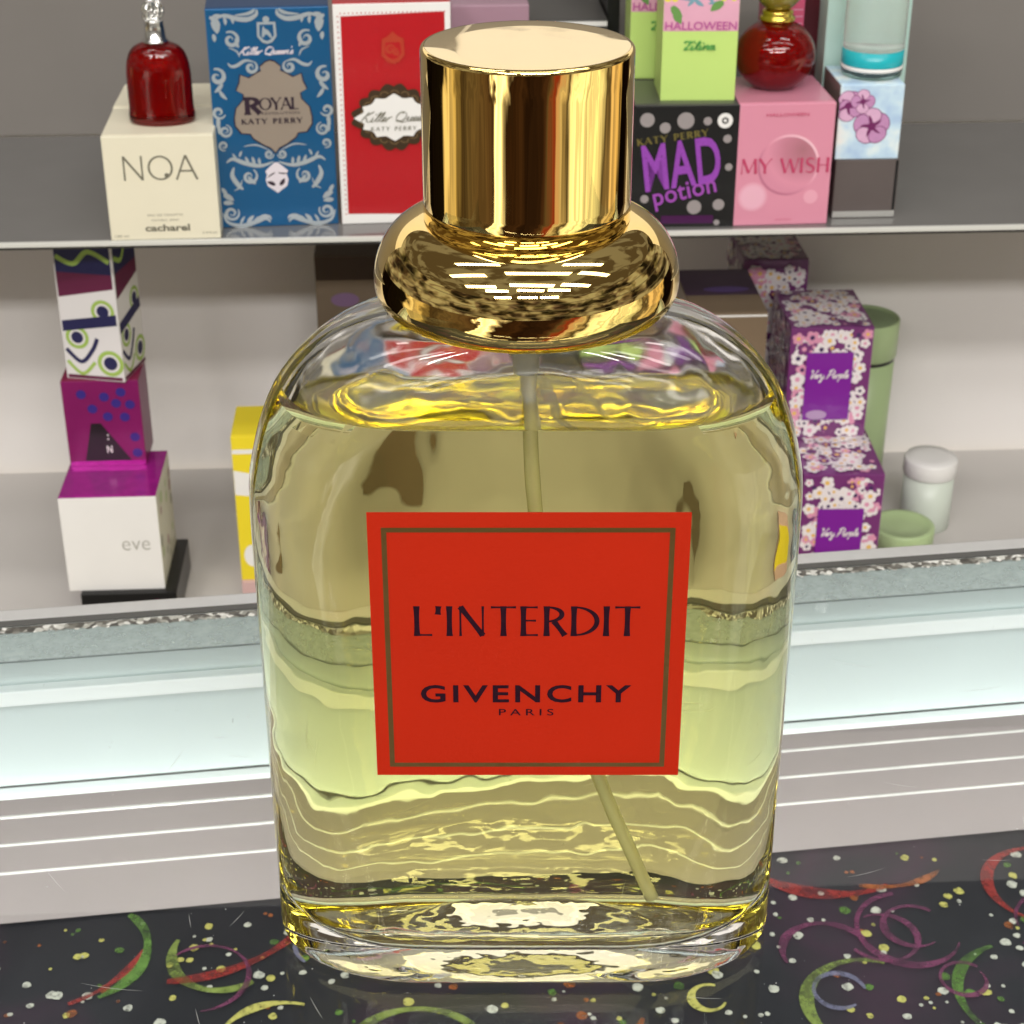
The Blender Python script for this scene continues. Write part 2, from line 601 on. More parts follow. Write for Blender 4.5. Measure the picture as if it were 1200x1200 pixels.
m_wall = mat('white_painted_wall', (.82, .79, .77), .6, noise=.03, nscale=14, bump=.05, bscale=120)
bm = bmesh.new()
add_box(bm, (0, .245, -.165), (1.5, .05, 1.57))
wall = obj('wall', bm, m_wall, loc=SH0)
wall.rotation_euler = (0, 0, SHY)
tag(wall, None, None, None, 'structure')
m_greywall = mat('grey_back_panel', (.20, .185, .17), .35, noise=.10, nscale=9, bump=.04, bscale=120)
bm = bmesh.new()
add_box(bm, (-.3895, .2175, SHZ + .2085), (.72, .004, .416))
add_box(bm, (.3625, .2175, SHZ + .1995), (.775, .004, .398))  # out-of-view top heights stepped to shape the cap top's reflection
wall2 = obj('wall_panel', bm, m_greywall, loc=SH0)
wall2.rotation_euler = (0, 0, SHY)
tag(wall2, None, None, None, 'structure')

m_shelf = mat('grey_glass_shelf', (.15, .145, .14), .10, spec=.6, noise=.06, nscale=30)
m_shelf_edge = mat('shelf_edge_light', (.62, .62, .58), .25)
m_shelf_low = mat('shelf_underside_dark', (.03, .028, .026), .4)
m_white_shelf = mat('white_shelf_board', (.60, .575, .55), .35)


def shelf(label, z, top_m, edge_m):
    t = thing('wall_shelf', label, 'shelf', S(0, 0, z - .004), SHY, 'shelves on the wall')
    bm = bmesh.new()
    add_box(bm, (0, .1075, .0024), (1.3, .213, .0032), .0003)
    obj('shelf_board', bm, top_m, t)
    bm = bmesh.new()
    add_box(bm, (0, -.0002, .0025), (1.3, .0024, .0029), .0004)
    obj('front_edge', bm, edge_m, t)
    bm = bmesh.new()
    add_box(bm, (0, .0025, .0001), (1.3, .006, .0014), .0002)
    obj('edge_channel', bm, m_shelf_low, t)
    for x in (-.52, .52):
        bm = bmesh.new()
        add_box(bm, (x, .13, -.008), (.008, .178, .013), .001)
        obj('bracket', bm, m_shelf_low, t)
    return t


shelf('dark glossy glass shelf carrying the upper row of perfume boxes', SHZ, m_shelf, m_shelf_edge)
shelf('pale lower shelf under the floral and yellow boxes', LOZ, m_white_shelf, m_shelf_edge)

# ------------------------------------------------------------------ glass counter
CYW = R(8.1)
C0 = Vector((-.004, .221, 0))
ct = thing('display_counter', 'glass topped display counter with metal back rail under the yellow bottle', 'counter', C0, CYW)
m_pane = pane_mat('counter_glass')
m_alu = mat('satin_aluminium', (.82, .83, .83), .35, metal=.6, noise=.05, nscale=200)
m_alu_dark = mat('grey_gasket', (.10, .10, .095), .5)
m_panel = mat('pale_blue_back_panel', (.575, .635, .635), .45, noise=.03, nscale=20)
m_whitebar = mat('white_bar', (.90, .92, .92), .35)
m_board = mat('grey_laminate', (.225, .195, .19), .16, noise=.10, nscale=12)
FRONT = -.60        # counter reaches this far towards the customer
# scratches in the glass
sk = Ink()
rs = random.Random(3)
for i in range(80):
    x, y = rs.uniform(-.26, .26), rs.uniform(-.29, -.07)
    a = rs.choice((rs.uniform(-.5, .5), rs.uniform(0.9, 2.3)))
    ln = rs.uniform(.004, .022)
    pts = [(x + ln * (t_ - .5) * math.cos(a), y + ln * (t_ - .5) * math.sin(a) + .12 * ln * (t_ - .5) ** 2) for t_ in (0, .25, .5, .75, 1)]
    sk.ribbon(pts, lambda t_: .00022 * max(.25, math.sin(PI * t_)))
m_scr = mat('fine_scratch', (.75, .76, .74), .5)
m_scr.node_tree.nodes['Principled BSDF'].inputs['Alpha'].default_value = .45
for i in range(260):
    sk.disc(rs.uniform(-.26, .26), rs.uniform(-.30, -.03), rs.choice((.00012, .00016, .0002, .0003)), 0, 6)
for v in sk.bm.verts:
    v.co = Vector((v.co.x, v.co.z, .00012 - v.co.y * .2))
bmesh.ops.recalc_face_normals(sk.bm, faces=[f for f in sk.bm.faces if f.calc_area() > 0])
for f_ in sk.bm.faces:
    f_.material_index = 1
add_box(sk.bm, (0, FRONT / 2 - .005, -.004), (1.5, -FRONT - .012, .0079), .0006, 0)
obj('glass_top', sk.bm, [m_pane, m_scr], ct)

bm = bmesh.new()
add_box(bm, (0, .0045, -.0044), (1.5, .010, .009), .0012)
add_box(bm, (0, .0045, -.10), (1.5, .006, .19), 0)
obj('back_rail', bm, m_alu, ct)
bm = bmesh.new()
add_box(bm, (0, -.0032, .0003), (1.5, .0040, .0010), .0002)
obj('gasket', bm, m_alu_dark, ct)

# strip of old glue and chipped edge along the back of the glass
m_glue = bpy.data.materials.new('chipped_edge_glue')
m_glue.use_nodes = True
g = NT(m_glue.node_tree)
gb = m_glue.node_tree.nodes['Principled BSDF']
tcn = g.n('ShaderNodeTexCoord').outputs['Object']
sp = g.n('ShaderNodeSeparateXYZ', inp={0: tcn})
n1 = g.n('ShaderNodeTexNoise', inp={'Vector': tcn, 'Scale': 130.0, 'Detail': 6.0, 'Roughness': .7})
v1 = g.n('ShaderNodeTexVoronoi', inp={'Vector': tcn, 'Scale': 420.0})
base = g.ramp(n1.outputs[0], [(.3, (.40, .48, .47)), (.5, (.46, .55, .54)), (.68, (.50, .59, .58)), (.8, (.56, .64, .63))])
n2 = g.n('ShaderNodeTexNoise', inp={'Vector': tcn, 'Scale': 260.0, 'Detail': 3.0})
spark = g.math('MULTIPLY', g.math('GREATER_THAN', g.math('ADD', sp.outputs[1], g.math('MULTIPLY', n2.outputs[0], .006)), -.0082),
               1.0)
dark = g.ramp(v1.outputs['Color'], [(.0, (.04, .04, .035)), (.45, (.16, .15, .13)), (.62, (.45, .45, .4)), (.8, (.95, .95, .9))])  # near-white cells paint glints into the chipped edge colour
gcol = g.mix(spark, base, dark)
m_glue.node_tree.links.new(gcol, gb.inputs['Base Color'])
gb.inputs['Roughness'].default_value = .35
gb.inputs['Alpha'].default_value = .8
al = g.math('MULTIPLY_ADD', spark, .45, g.math('MULTIPLY_ADD', n1.outputs[0], .5, .16))
m_glue.node_tree.links.new(al, gb.inputs['Alpha'])
bm = bmesh.new()
add_box(bm, (0, -.0198, .0002), (1.5, .0270, .0003))
obj('glue_strip', bm, m_glue, ct)
bm = bmesh.new()
add_box(bm, (0, -.0339, .0002), (1.5, .0007, .00035))
obj('glue_line', bm, mat('dark_glue_line', (.15, .18, .18), .5), ct)

# back of the case, seen through the top
o_b = -.004
bm = bmesh.new()
add_box(bm, (0, o_b + .002, -.0435), (1.5, .004, .0785))
obj('back_panel', bm, m_panel, ct)
bm = bmesh.new()
add_box(bm, (0, o_b - .003, -.0335), (1.5, .006, .0076), .0008)
add_box(bm, (0, o_b - .003, -.0850), (1.5, .006, .0026), .0006)
obj('white_rail', bm, m_whitebar, ct)
bm = bmesh.new()
zs_ = (-.0865, -.0975, -.1130, -.1290, -.1585)
for i in range(4):
    hgt = zs_[i] - zs_[i + 1] - .0011
    add_box(bm, (0, o_b - .0005, (zs_[i] + zs_[i + 1]) / 2 - .0003), (1.5, .005, hgt), .0004)
obj('lower_board', bm, m_board, ct)
bm = bmesh.new()
for z in zs_[1:4]:
    add_box(bm, (0, o_b - .0022, z), (1.5, .003, .0011), .0003)
obj('thin_rail', bm, mat('thin_rail_white', (.62, .60, .58), .4, noise=.25, nscale=60), ct)
bm = bmesh.new()
add_box(bm, (0, FRONT / 2, -.185), (1.5, -FRONT, .045))
obj('case_base', bm, mat('case_base_board', (.05, .05, .05), .5), ct)

# ------------------------------------------------------------------ confetti cloth in the case
m_cloth = bpy.data.materials.new('dark_printed_cloth')
m_cloth.use_nodes = True
g = NT(m_cloth.node_tree)
tcn = g.n('ShaderNodeTexCoord').outputs['Object']
n1 = g.n('ShaderNodeTexNoise', inp={'Vector': tcn, 'Scale': 9.0, 'Detail': 3.0})
m_cloth.node_tree.links.new(g.ramp(n1.outputs[0], [(.35, (.006, .007, .012)), (.5, (.010, .010, .016)), (.62, (.035, .012, .03)), (.75, (.015, .016, .022))]),
                            m_cloth.node_tree.nodes['Principled BSDF'].inputs['Base Color'])
m_cloth.node_tree.nodes['Principled BSDF'].inputs['Roughness'].default_value = .7
cloth_mats = [m_cloth, mat('confetti_white', (.62, .60, .52), .6), mat('confetti_yellow', (.60, .54, .14), .6), mat('streamer_green', (.13, .26, .045), .6, noise=.45, nscale=55),
              mat('streamer_red', (.36, .03, .025), .6, noise=.45, nscale=55), mat('streamer_plum', (.20, .04, .11), .6, noise=.45, nscale=55), mat('streamer_lime', (.26, .33, .07), .6, noise=.45, nscale=55),
              mat('streamer_lilac', (.22, .21, .33), .6, noise=.45, nscale=55), mat('streamer_orange', (.42, .12, .03), .6, noise=.45, nscale=55)]
for m_ in cloth_mats[1:3]:
    g = NT(m_.node_tree)
    nn = g.n('ShaderNodeTexNoise', inp={'Vector': g.n('ShaderNodeTexCoord').outputs['Object'], 'Scale': 420.0, 'Detail': 3.0})
    m_.node_tree.links.new(g.ramp(nn.outputs[0], [(.30, (.35, .35, .35)), (.48, (.9, .9, .9)), (.6, (1, 1, 1))]), m_.node_tree.nodes['Principled BSDF'].inputs['Alpha'])
for m_ in cloth_mats[3:]:
    g = NT(m_.node_tree)
    nn = g.n('ShaderNodeTexNoise', inp={'Vector': g.n('ShaderNodeTexCoord').outputs['Object'], 'Scale': 75.0, 'Detail': 7.0, 'Roughness': .75})
    m_.node_tree.links.new(g.ramp(nn.outputs[0], [(.34, (.08, .08, .08)), (.50, (.62, .62, .62)), (.66, (1, 1, 1))]), m_.node_tree.nodes['Principled BSDF'].inputs['Alpha'])
ck = Ink()
ck.step = 5e-7
rs = random.Random(11)
for i in range(1500):
    x, y = rs.uniform(-.30, .34), rs.uniform(-.42, -.012)
    n = 9
    r0 = rs.choice((.0008, .0010, .0013, .0017, .0021, .0026))
    a0 = rs.random() * 6
    pts = [(x + r0 * rs.uniform(.8, 1.15) * math.cos(a0 + 2 * PI * k / n), y + r0 * rs.uniform(.8, 1.15) * math.sin(a0 + 2 * PI * k / n)) for k in range(n)]
    ck.poly(pts, rs.choice((1, 1, 1, 1, 2, 2, 3, 8)))


def curl(cx, cy_, r_, a0, a1, wd, mi, sy=1.0):
    pts = [(cx + r_ * math.cos(R(a0 + (a1 - a0) * i / 30)) * (1 - .15 * i / 30), cy_ + sy * r_ * math.sin(R(a0 + (a1 - a0) * i / 30)) * (1 - .15 * i / 30)) for i in range(31)]
    ck.ribbon(pts, lambda t_: 1.2 * wd * (.85 + .3 * math.sin(9 * t_ + a0)) * max(.10, math.sin(PI * (t_ * .9 + .07)) ** .45), mi)


curl(-.205, -.028, .036, -70, 40, .0052, 3)
curl(-.136, -.042, .026, 150, 300, .0046, 6)
curl(-.150, .018, .075, -100, -20, .0050, 4)
curl(-.215, -.010, .055, -80, -30, .0030, 4)
curl(-.118, -.105, .030, 60, 150, .0034, 2)
curl(-.060, -.120, .034, 20, 170, .0040, 6)
curl(-.010, -.130, .022, 100, 330, .0040, 4)
curl(.020, -.095, .030, 200, 330, .0036, 8)
curl(.163, .010, .058, 205, 285, .0062, 4)
curl(.185, .004, .046, 240, 300, .0034, 8)
curl(.142, -.115, .030, 60, 260, .0048, 6, 1.0)
curl(.176, -.070, .026, 90, 330, .0036, 5)
curl(.178, -.068, .015, 40, 300, .0030, 5)
curl(.132, -.080, .022, 20, 190, .0036, 5)
curl(.131, -.104, .012, 0, 300, .0026, 7)
curl(.0735, -.100, .0085, 60, 330, .0030, 2)
curl(.060, -.150, .030, 30, 160, .0044, 4)
curl(.215, -.120, .035, 100, 260, .0044, 3)
curl(-.230, -.110, .040, -40, 90, .0046, 5)
curl(-.030, -.050, .030, 20, 200, .0036, 3)
curl(.050, -.045, .028, 150, 330, .0036, 5)
curl(.250, -.050, .030, 60, 250, .0044, 4)
for i in range(26):
    curl(rs.uniform(-.30, .34), rs.uniform(-.40, -.02), rs.uniform(.008, .030), rs.uniform(0, 360), rs.uniform(380, 640), rs.uniform(.0018, .0032), rs.choice((3, 4, 5, 5, 6, 7, 5)))
curl(-.270, -.060, .034, -90, 80, .0044, 6)
for v in ck.bm.verts:
    v.co = Vector((v.co.x, v.co.z, .00025 - v.co.y))
bmesh.ops.recalc_face_normals(ck.bm, faces=[f for f in ck.bm.faces if f.calc_area() > 0])
add_box(ck.bm, (0, -.215, -.0013), (1.44, .42, .0026), .0003)
cloth = obj('printed_cloth', ck.bm, cloth_mats, loc=C0 + Vector((0, 0, -.1595)))
cloth.rotation_euler = (0, 0, CYW)
tag(cloth, 'dark cloth printed with confetti and streamers lying inside the glass counter', 'cloth')

# ================================================================== THE BIG BOTTLE
bot = thing('perfume_bottle', 'large clear bottle of yellow perfume with red square label and gold cap', 'perfume bottle', (0, 0, 0))
#        z     half width  half depth  flat half length
OUT = [(0, .0775, .0292, .033), (.0010, .0791, .0308, .033), (.0030, .0801, .0319, .033), (.006, .0803, .0320, .034), (.04, .0803, .0320, .042), (.075, .0803, .0320, .050),
       (.150, .0803, .0320, .051), (.165, .0800, .0320, .049), (.1787, .0774, .0316, .043), (.1870, .0748, .0310, .038), (.1947, .0714, .0302, .032),
       (.2015, .0668, .0292, .026), (.2077, .0610, .0280, .020), (.2130, .0540, .0268, .014), (.2165, .0460, .0258, .008), (.2180, .0390, .0248, .004),
       (.2188, .0300, .0230, .001), (.2192, .0225, .0215, 0), (.2215, .0205, .0205, 0), (.2350, .0205, .0205, 0)]
INN = [(.0085, .044, .0130, .024), (.0092, .0550, .0185, .027), (.0110, .0632, .0226, .029), (.0145, .0684, .0251, .031), (.0200, .0706, .0264, .034), (.035, .0712, .0268, .041),
       (.07, .0712, .0268, .050), (.150, .0712, .0267, .051), (.165, .0707, .0266, .049), (.1787, .0688, .0262, .043), (.1870, .0666, .0256, .037), (.1925, .0646, .0249, .032),
       (.1985, .0612, .0240, .025), (.2040, .0560, .0228, .018), (.2085, .0490, .0212, .012), (.2118, .0400, .0196, .007), (.2140, .0300, .0178, .003),
       (.2160, .0200, .0155, .001), (.2185, .0142, .0140, 0), (.2340, .0135, .0135, 0)]


def section(bm, z, a, b, l, nq=18, nf=8, dome=0.0):
    pts = []
    for q in range(4):
        sx_, sy_ = ((1, 1), (-1, 1), (-1, -1), (1, -1))[q]
        rng = range(nq + 1)
        arc = []
        for i in rng:
            t_ = PI / 2 * i / nq
            arc.append((sx_ * (l + (a - l) * math.cos(t_)), sy_ * b * math.sin(t_)))
        if q in (1, 3):
            arc.reverse()
        pts += arc
        if q in (0, 2):          # flat run front/back
            x0, x1 = arc[-1][0], -arc[-1][0]
            for i in range(1, nf):
                pts.append((x0 + (x1 - x0) * i / nf, arc[-1][1]))
    # remove duplicated points at the side seams
    out = []
    for p in pts:
        if not out or math.hypot(p[0] - out[-1][0], p[1] - out[-1][1]) > 1e-9 or l == 0:
            out.append(p)
    return [bm.verts.new((x, y, z)) for x, y in pts]


def loft(bm, rings, mi, flip=False):
    for a, b in zip(rings, rings[1:]):
        n = len(a)
        for k in range(n):
            vs_ = (a[k], a[(k + 1) % n], b[(k + 1) % n], b[k])
            f = bm.faces.new(vs_[::-1] if flip else vs_)
            f.material_index = mi
            f.smooth = True


def ring_fill(bm, ring, z1, n, mi, up, scale_z=1):
    """close a ring with shrinking rings that rise to z1 in the middle (a shallow dome)"""
    rings = [ring]
    z0 = ring[0].co.z
    for i in range(1, n + 1):
        k = 1 - i / (n + .35)
        z = z0 + (z1 - z0) * (1 - k * k) ** .9
        rings.append([bm.verts.new((v.co.x * k, v.co.y * k, z)) for v in ring])
    for a, b in zip(rings, rings[1:]):
        m = len(a)
        for j in range(m):
            vs_ = (a[j], a[(j + 1) % m], b[(j + 1) % m], b[j])
            f = bm.faces.new(vs_[::-1] if up else vs_)
            f.material_index = mi
            f.smooth = True
    f = bm.faces.new(rings[-1][::-1] if up else rings[-1])
    f.material_index = mi
    f.smooth = True


def zsamples(tab, n):
    zs = sorted({r_[0] for r_ in tab})
    out = []
    for a, b in zip(zs, zs[1:]):
        m = max(2, int(n * (b - a) / (zs[-1] - zs[0])))
        m = min(m, 10)
        out += [a + (b - a) * i / m for i in range(m)]
    return out + [zs[-1]]


def shell(bm, tab, z0, z1, mi, flip, grow=0.0, n=60):
    rings = []
    for z in zsamples(tab, n):
        if z < z0 - 1e-9 or z > z1 + 1e-9:
            continue
        a, b, l = catmull(tab, z)
        rings.append(section(bm, z, a + grow, b + grow, l))
    if rings[-1][0].co.z < z1 - 1e-6:
        a, b, l = catmull(tab, z1)
        rings.append(section(bm, z1, a + grow, b + grow, l))
    loft(bm, rings, mi, flip)
    return rings


m_glass = glass_mat('clear_glass', (.997, 1, .997), 1.5)
m_glass_in = glass_mat('clear_glass_wavy', (.997, 1, .997), 1.5, bump=.45, bscale=34, dist=.006, rough=.10)
g = NT(m_glass.node_tree)
sm = g.n('ShaderNodeTexNoise', inp={'Vector': g.n('ShaderNodeTexCoord').outputs['Object'], 'Scale': 38.0, 'Detail': 5.0, 'Roughness': .65})
m_glass.node_tree.links.new(g.ramp(sm.outputs[0], [(.52, (0, 0, 0)), (.75, (.07, .07, .07))]), next(n_ for n_ in m_glass.node_tree.nodes if n_.type == 'BSDF_GLASS').inputs['Roughness'])
m_base = glass_mat('stippled_glass_base', (1, 1, 1), 1.5, bump=.32, bscale=80)
m_wet = glass_mat('glass_against_liquid', (1, 1, 1), 1.5 / 1.36, bump=.42, bscale=42, dist=.0045, stretch=(1, 1, .6))
m_liq = bpy.data.materials.new('yellow_perfume')        # tinted volume; only its free top surface meets air
m_liq.use_nodes = True
for n_ in list(m_liq.node_tree.nodes):
    m_liq.node_tree.nodes.remove(n_)
g = NT(m_liq.node_tree)
up = g.math('GREATER_THAN', g.n('ShaderNodeSeparateXYZ', inp={0: g.n('ShaderNodeNewGeometry').outputs['True Normal']}).outputs[2], .35)
dn = g.math('LESS_THAN', g.n('ShaderNodeSeparateXYZ', inp={0: g.n('ShaderNodeNewGeometry').outputs['True Normal']}).outputs[2], -.35)
hi = g.math('GREATER_THAN', g.n('ShaderNodeSeparateXYZ', inp={0: g.n('ShaderNodeNewGeometry').outputs['Position']}).outputs[2], .15)
fac = g.math('MULTIPLY', g.math('MAXIMUM', up, dn), hi)
mx = g.n('ShaderNodeMixShader', inp={0: fac, 1: g.n('ShaderNodeBsdfTransparent').outputs[0], 2: g.n('ShaderNodeBsdfGlass', inp={'IOR': 1.36, 'Roughness': 0.0}).outputs[0]})
va = g.n('ShaderNodeVolumeAbsorption', inp={'Color': (1, .925, .0, 1), 'Density': 16.0})
g.n('ShaderNodeOutputMaterial', inp={0: mx.outputs[0], 1: va.outputs[0]})
bm = bmesh.new()
ro = shell(bm, OUT, 0, .235, 0, False)
inner_base = ro[0]
# hollowed foot: a narrow standing ring, then a shallow recess
a, b, l = catmull(OUT, 0)
foot = section(bm, .0000, a - .004, b - .004, l - .003)
loft(bm, [foot, inner_base], 3, False)
foot2 = section(bm, .0005, a - .0075, b - .0075, l - .005)
loft(bm, [foot2, foot], 3, False)
ring_fill(bm, foot2, .0016, 6, 3, True)
ring_fill(bm, ro[-1], .2352, 2, 0, False)
ri = shell(bm, INN, INN[0][0], .234, 1, True)
ring_fill(bm, ri[0], .0180, 9, 1, False)
for f_ in bm.faces:
    if f_.material_index == 1 and f_.calc_center_median().z < .1925:
        f_.material_index = 2
ring_fill(bm, ri[-1], .2343, 2, 1, True)
obj('glass_body', bm, [m_glass, m_glass_in, m_wet, m_base], bot)

LEV = .1925
bm = bmesh.new()
rl = shell(bm, [(r_[0] + (.0002 if i_ == 0 else 0),) + tuple(r_[1:]) for i_, r_ in enumerate(INN)], INN[0][0] + .0002, LEV, 0, False, -.00008)
ring_fill(bm, rl[0], .0182, 9, 0, True)
a, b, l = catmull(INN, LEV)
m1 = section(bm, LEV - .0004, a - .0010, b - .0010, l)
m2 = section(bm, LEV - .0008, a - .0028, b - .0028, l)
loft(bm, [rl[-1], m1, m2], 0, False)
ring_fill(bm, m2, LEV - .00081, 3, 0, False)
obj('perfume', bm, m_liq, bot)

# dip tube, pump and ferrule
m_tube = mat('dip_tube_plastic', (.90, .90, .80), .2, trans=.45, ior=1.46)
m_pump = mat('pump_plastic', (.80, .80, .76), .3, trans=.25)
tp = smooth_path([(.0005, .0, .206), (.0008, -.001, .190), (.0022, -.002, .165), (.0065, -.003, .130), (.0145, -.003, .095), (.0255, -.002, .060), (.0410, 0, .0195)], 8)
bm = bmesh.new()
add_tube(bm, tp, .0022, 14)
obj('dip_tube', bm, m_tube, bot, True)
bm = bmesh.new()
add_lathe(bm, [(.0020, .2000), (.0032, .2004), (.0036, .2040), (.0036, .2075), (.0050, .2085), (.0052, .2120), (.0078, .2130), (.0080, .2338)], 32, cap0=True, cap1=True)
obj('pump', bm, m_pump, bot, True)

# gold collar and cap
m_gold = mat('polished_gold', (1.0, .74, .27), .035, metal=1, bump=.022, bscale=55)
m_gold_top = mat('gold_cap_top', (1.0, .80, .42), .03, metal=1, bump=.05, bscale=45)
for m_ in (m_gold, m_gold_top):
    g = NT(m_.node_tree)
    nn = g.n('ShaderNodeTexNoise', inp={'Vector': g.n('ShaderNodeTexCoord').outputs['Object'], 'Scale': 70.0, 'Detail': 6.0, 'Roughness': .7})
    m_.node_tree.links.new(g.ramp(nn.outputs[0], [(.45, (.012, .012, .012)), (.78, (.08, .08, .08))]), m_.node_tree.nodes['Principled BSDF'].inputs['Roughness'])
m_gap = mat('dark_gap', (.05, .035, .02), .4)
prof = []
for i in range(25):
    t_ = i / 24 * PI / 2
    prof.append((.0262 + .0155 * math.sin(t_) ** .86, .2273 + .0172 * math.cos(t_) ** 1.04))
for i in range(1, 17):
    t_ = i / 16 * PI / 2
    prof.append((.0312 + .0105 * math.cos(t_) ** .85, .2273 - .0088 * math.sin(t_) ** .85))
prof += [(.0270, .2186), (.0235, .2188)]
bm = bmesh.new()
add_lathe(bm, prof[::-1], 160)
obj('collar', bm, m_gold, bot, True)
bm = bmesh.new()
add_lathe(bm, [(.0270, .2425), (.0270, .2436)], 96, cap0=True, cap1=True)
obj('cap_gap', bm, m_gap, bot, False)
bm = bmesh.new()
cp = [(.0275, .2434), (.0278, .2437)] + [(.0278, .2437 + .0450 * i / 6) for i in range(1, 7)]
cp += [(.0278 - .0011 * (1 - math.cos(PI / 2 * i / 6)), .2887 + .0013 * math.sin(PI / 2 * i / 6)) for i in range(1, 7)]
add_lathe(bm, cp, 160, cap0=True)
cap = obj('cap', bm, m_gold, bot, True)
bm = bmesh.new()
add_lathe(bm, [(.0266, .28999), (.0262, .29002), (.0200, .29002), (.010, .29002)], 128, cap1=True)
obj('cap_top', bm, m_gold_top, cap, True)

# red label, wrapped on the front face
LX0, LX1, LZ0, LZ1 = -.0437, .0450, .0832, .1708


def surf(x, y, z):
    a, b, l = catmull(OUT, z)
    ax = abs(x)
    yy = b if ax <= l else b * math.sqrt(max(0, 1 - ((ax - l) / (a - l)) ** 2))
    return Vector((x, -yy - .0005 + y, z))


m_red = mat('red_label_paper', (.46, .016, .001), .6, spec=.25, noise=.07, nscale=35, bump=.14, bscale=900)
m_goldline = mat('dark_gold_ink', (.13, .075, .02), .3, metal=.4)
m_ink = mat('dark_maroon_ink', (.018, .003, .010), .5, spec=.2)
bm = bmesh.new()
nx, nzz = 96, 4
grid = [[bm.verts.new(surf(LX0 + (LX1 - LX0) * i / nx, 0, LZ0 + (LZ1 - LZ0) * j / nzz)) for i in range(nx + 1)] for j in range(nzz + 1)]
for j in range(nzz):
    for i in range(nx):
        bm.faces.new((grid[j][i], grid[j][i + 1], grid[j + 1][i + 1], grid[j + 1][i]))
r_ = bmesh.ops.extrude_face_region(bm, geom=bm.faces[:])
bmesh.ops.translate(bm, vec=(0, .0004, 0), verts=[v for v in r_['geom'] if isinstance(v, bmesh.types.BMVert)])
bmesh.ops.recalc_face_normals(bm, faces=bm.faces[:])
label = obj('label', bm, m_red, bot)
LW_, LH_ = LX1 - LX0, LZ1 - LZ0


def lf(x, y, z):        # label fractions: x from the left, z from the top
    return surf(LX0 + x * LW_, y - .00004, LZ1 - z * LH_)


def lmap(x, y, z):
    return surf(x, y - .00007, z)


def lp(fx, fz):
    return (LX0 + fx * LW_, LZ1 - fz * LH_)


k = Ink()
bx0, bx1, bz0, bz1, tk = .043, .952, .052, .965, .0165


def long_rect(x0, z0, x1, z1):
    for i in range(48):
        a_, b_ = i / 48, (i + 1) / 48
        if abs(x1 - x0) > abs(z1 - z0):
            xa, xb = x0 + (x1 - x0) * a_, x0 + (x1 - x0) * b_
            k.poly([lp(xa, z1), lp(xb, z1), lp(xb, z0), lp(xa, z0)], 0, False)
        else:
            za, zb = z0 + (z1 - z0) * a_, z0 + (z1 - z0) * b_
            k.poly([lp(x0, zb), lp(x1, zb), lp(x1, za), lp(x0, za)], 0, False)


k.k = 1
long_rect(bx0, bz0, bx1, bz0 + tk)
long_rect(bx0, bz1 - tk, bx1, bz1)
long_rect(bx0, bz0 + tk, bx0 + tk, bz1 - tk)
long_rect(bx1 - tk, bz0 + tk, bx1, bz1 - tk)
k.build('border', m_goldline, label, lmap)
k = Ink()
p = lp(.133, .449)
k.caps("L'INTERDIT", p[0], p[1], .112 * LH_, .722 * LW_, thick=.145, thin=.052, flare=1.3, track=.085)
p = lp(.152, .706)
k.text('GIVENCHY', p[0], p[1], .682 * LW_, .069 * LH_, bold=.022, space=1.22)
p = lp(.405, .757)
k.text('PARIS', p[0], p[1], .178 * LW_, .026 * LH_, bold=.005, space=1.5)
k.build('lettering', m_ink, label, lmap)


# ================================================================== BOXES AND BOTTLES ON THE SHELVES
def carton(name, label, cat, u, v, w_, d, h, z, mats, rot=0.0, group=None, bev=.0006):
    """closed carton; u = middle of its front, v = front, mats = (front/back, sides, top)"""
    c, s_ = math.cos(R(rot)), math.sin(R(rot))
    t = thing(name, label, cat, S(u - s_ * d / 2, v + c * d / 2, z + .0001), SHY + R(rot), group)
    bm = bmesh.new()
    add_box(bm, (0, 0, h / 2), (w_, d, h), bev)
    bm.normal_update()
    for f in bm.faces:
        n_ = f.normal
        f.material_index = 2 if abs(n_.z) > .7 else (1 if abs(n_.x) > .7 else 0)
    ms = mats if isinstance(mats, (list, tuple)) else [mats] * 3
    o = obj('carton', bm, list(ms), t)
    bm = bmesh.new()
    add_box(bm, (0, .0007, h + .00012), (w_ - .0012, d - .0026, .00030), .0001)
    obj('tuck_flap', bm, ms[2], o)
    return t


class Face:
    """print on the front of a carton, addressed with pixel marks measured on the photographed face"""
    def __init__(s, t, w_, d, h, TL, TR, BL, BR):
        s.t, s.w, s.d, s.h = t, w_, d, h
        s.q = (TL, TR, BL, BR)
        s.ink = {}

    def __call__(s, px, py):
        TL, TR, BL, BR = s.q
        a = .5
        for _ in range(6):
            yt, yb = TL[1] + (TR[1] - TL[1]) * a, BL[1] + (BR[1] - BL[1]) * a
            b = (py - yt) / (yb - yt)
            xl, xr = TL[0] + (BL[0] - TL[0]) * b, TR[0] + (BR[0] - TR[0]) * b
            a = (px - xl) / (xr - xl)
        return ((a - .5) * s.w, (1 - b) * s.h)

    def sc(s):          # metres per photographed pixel across the face
        return s.w / (s.q[1][0] - s.q[0][0])


def white_mat(name, col, rough=.4):
    return mat(name, col, rough, noise=.03, nscale=50, bump=.02, bscale=400)


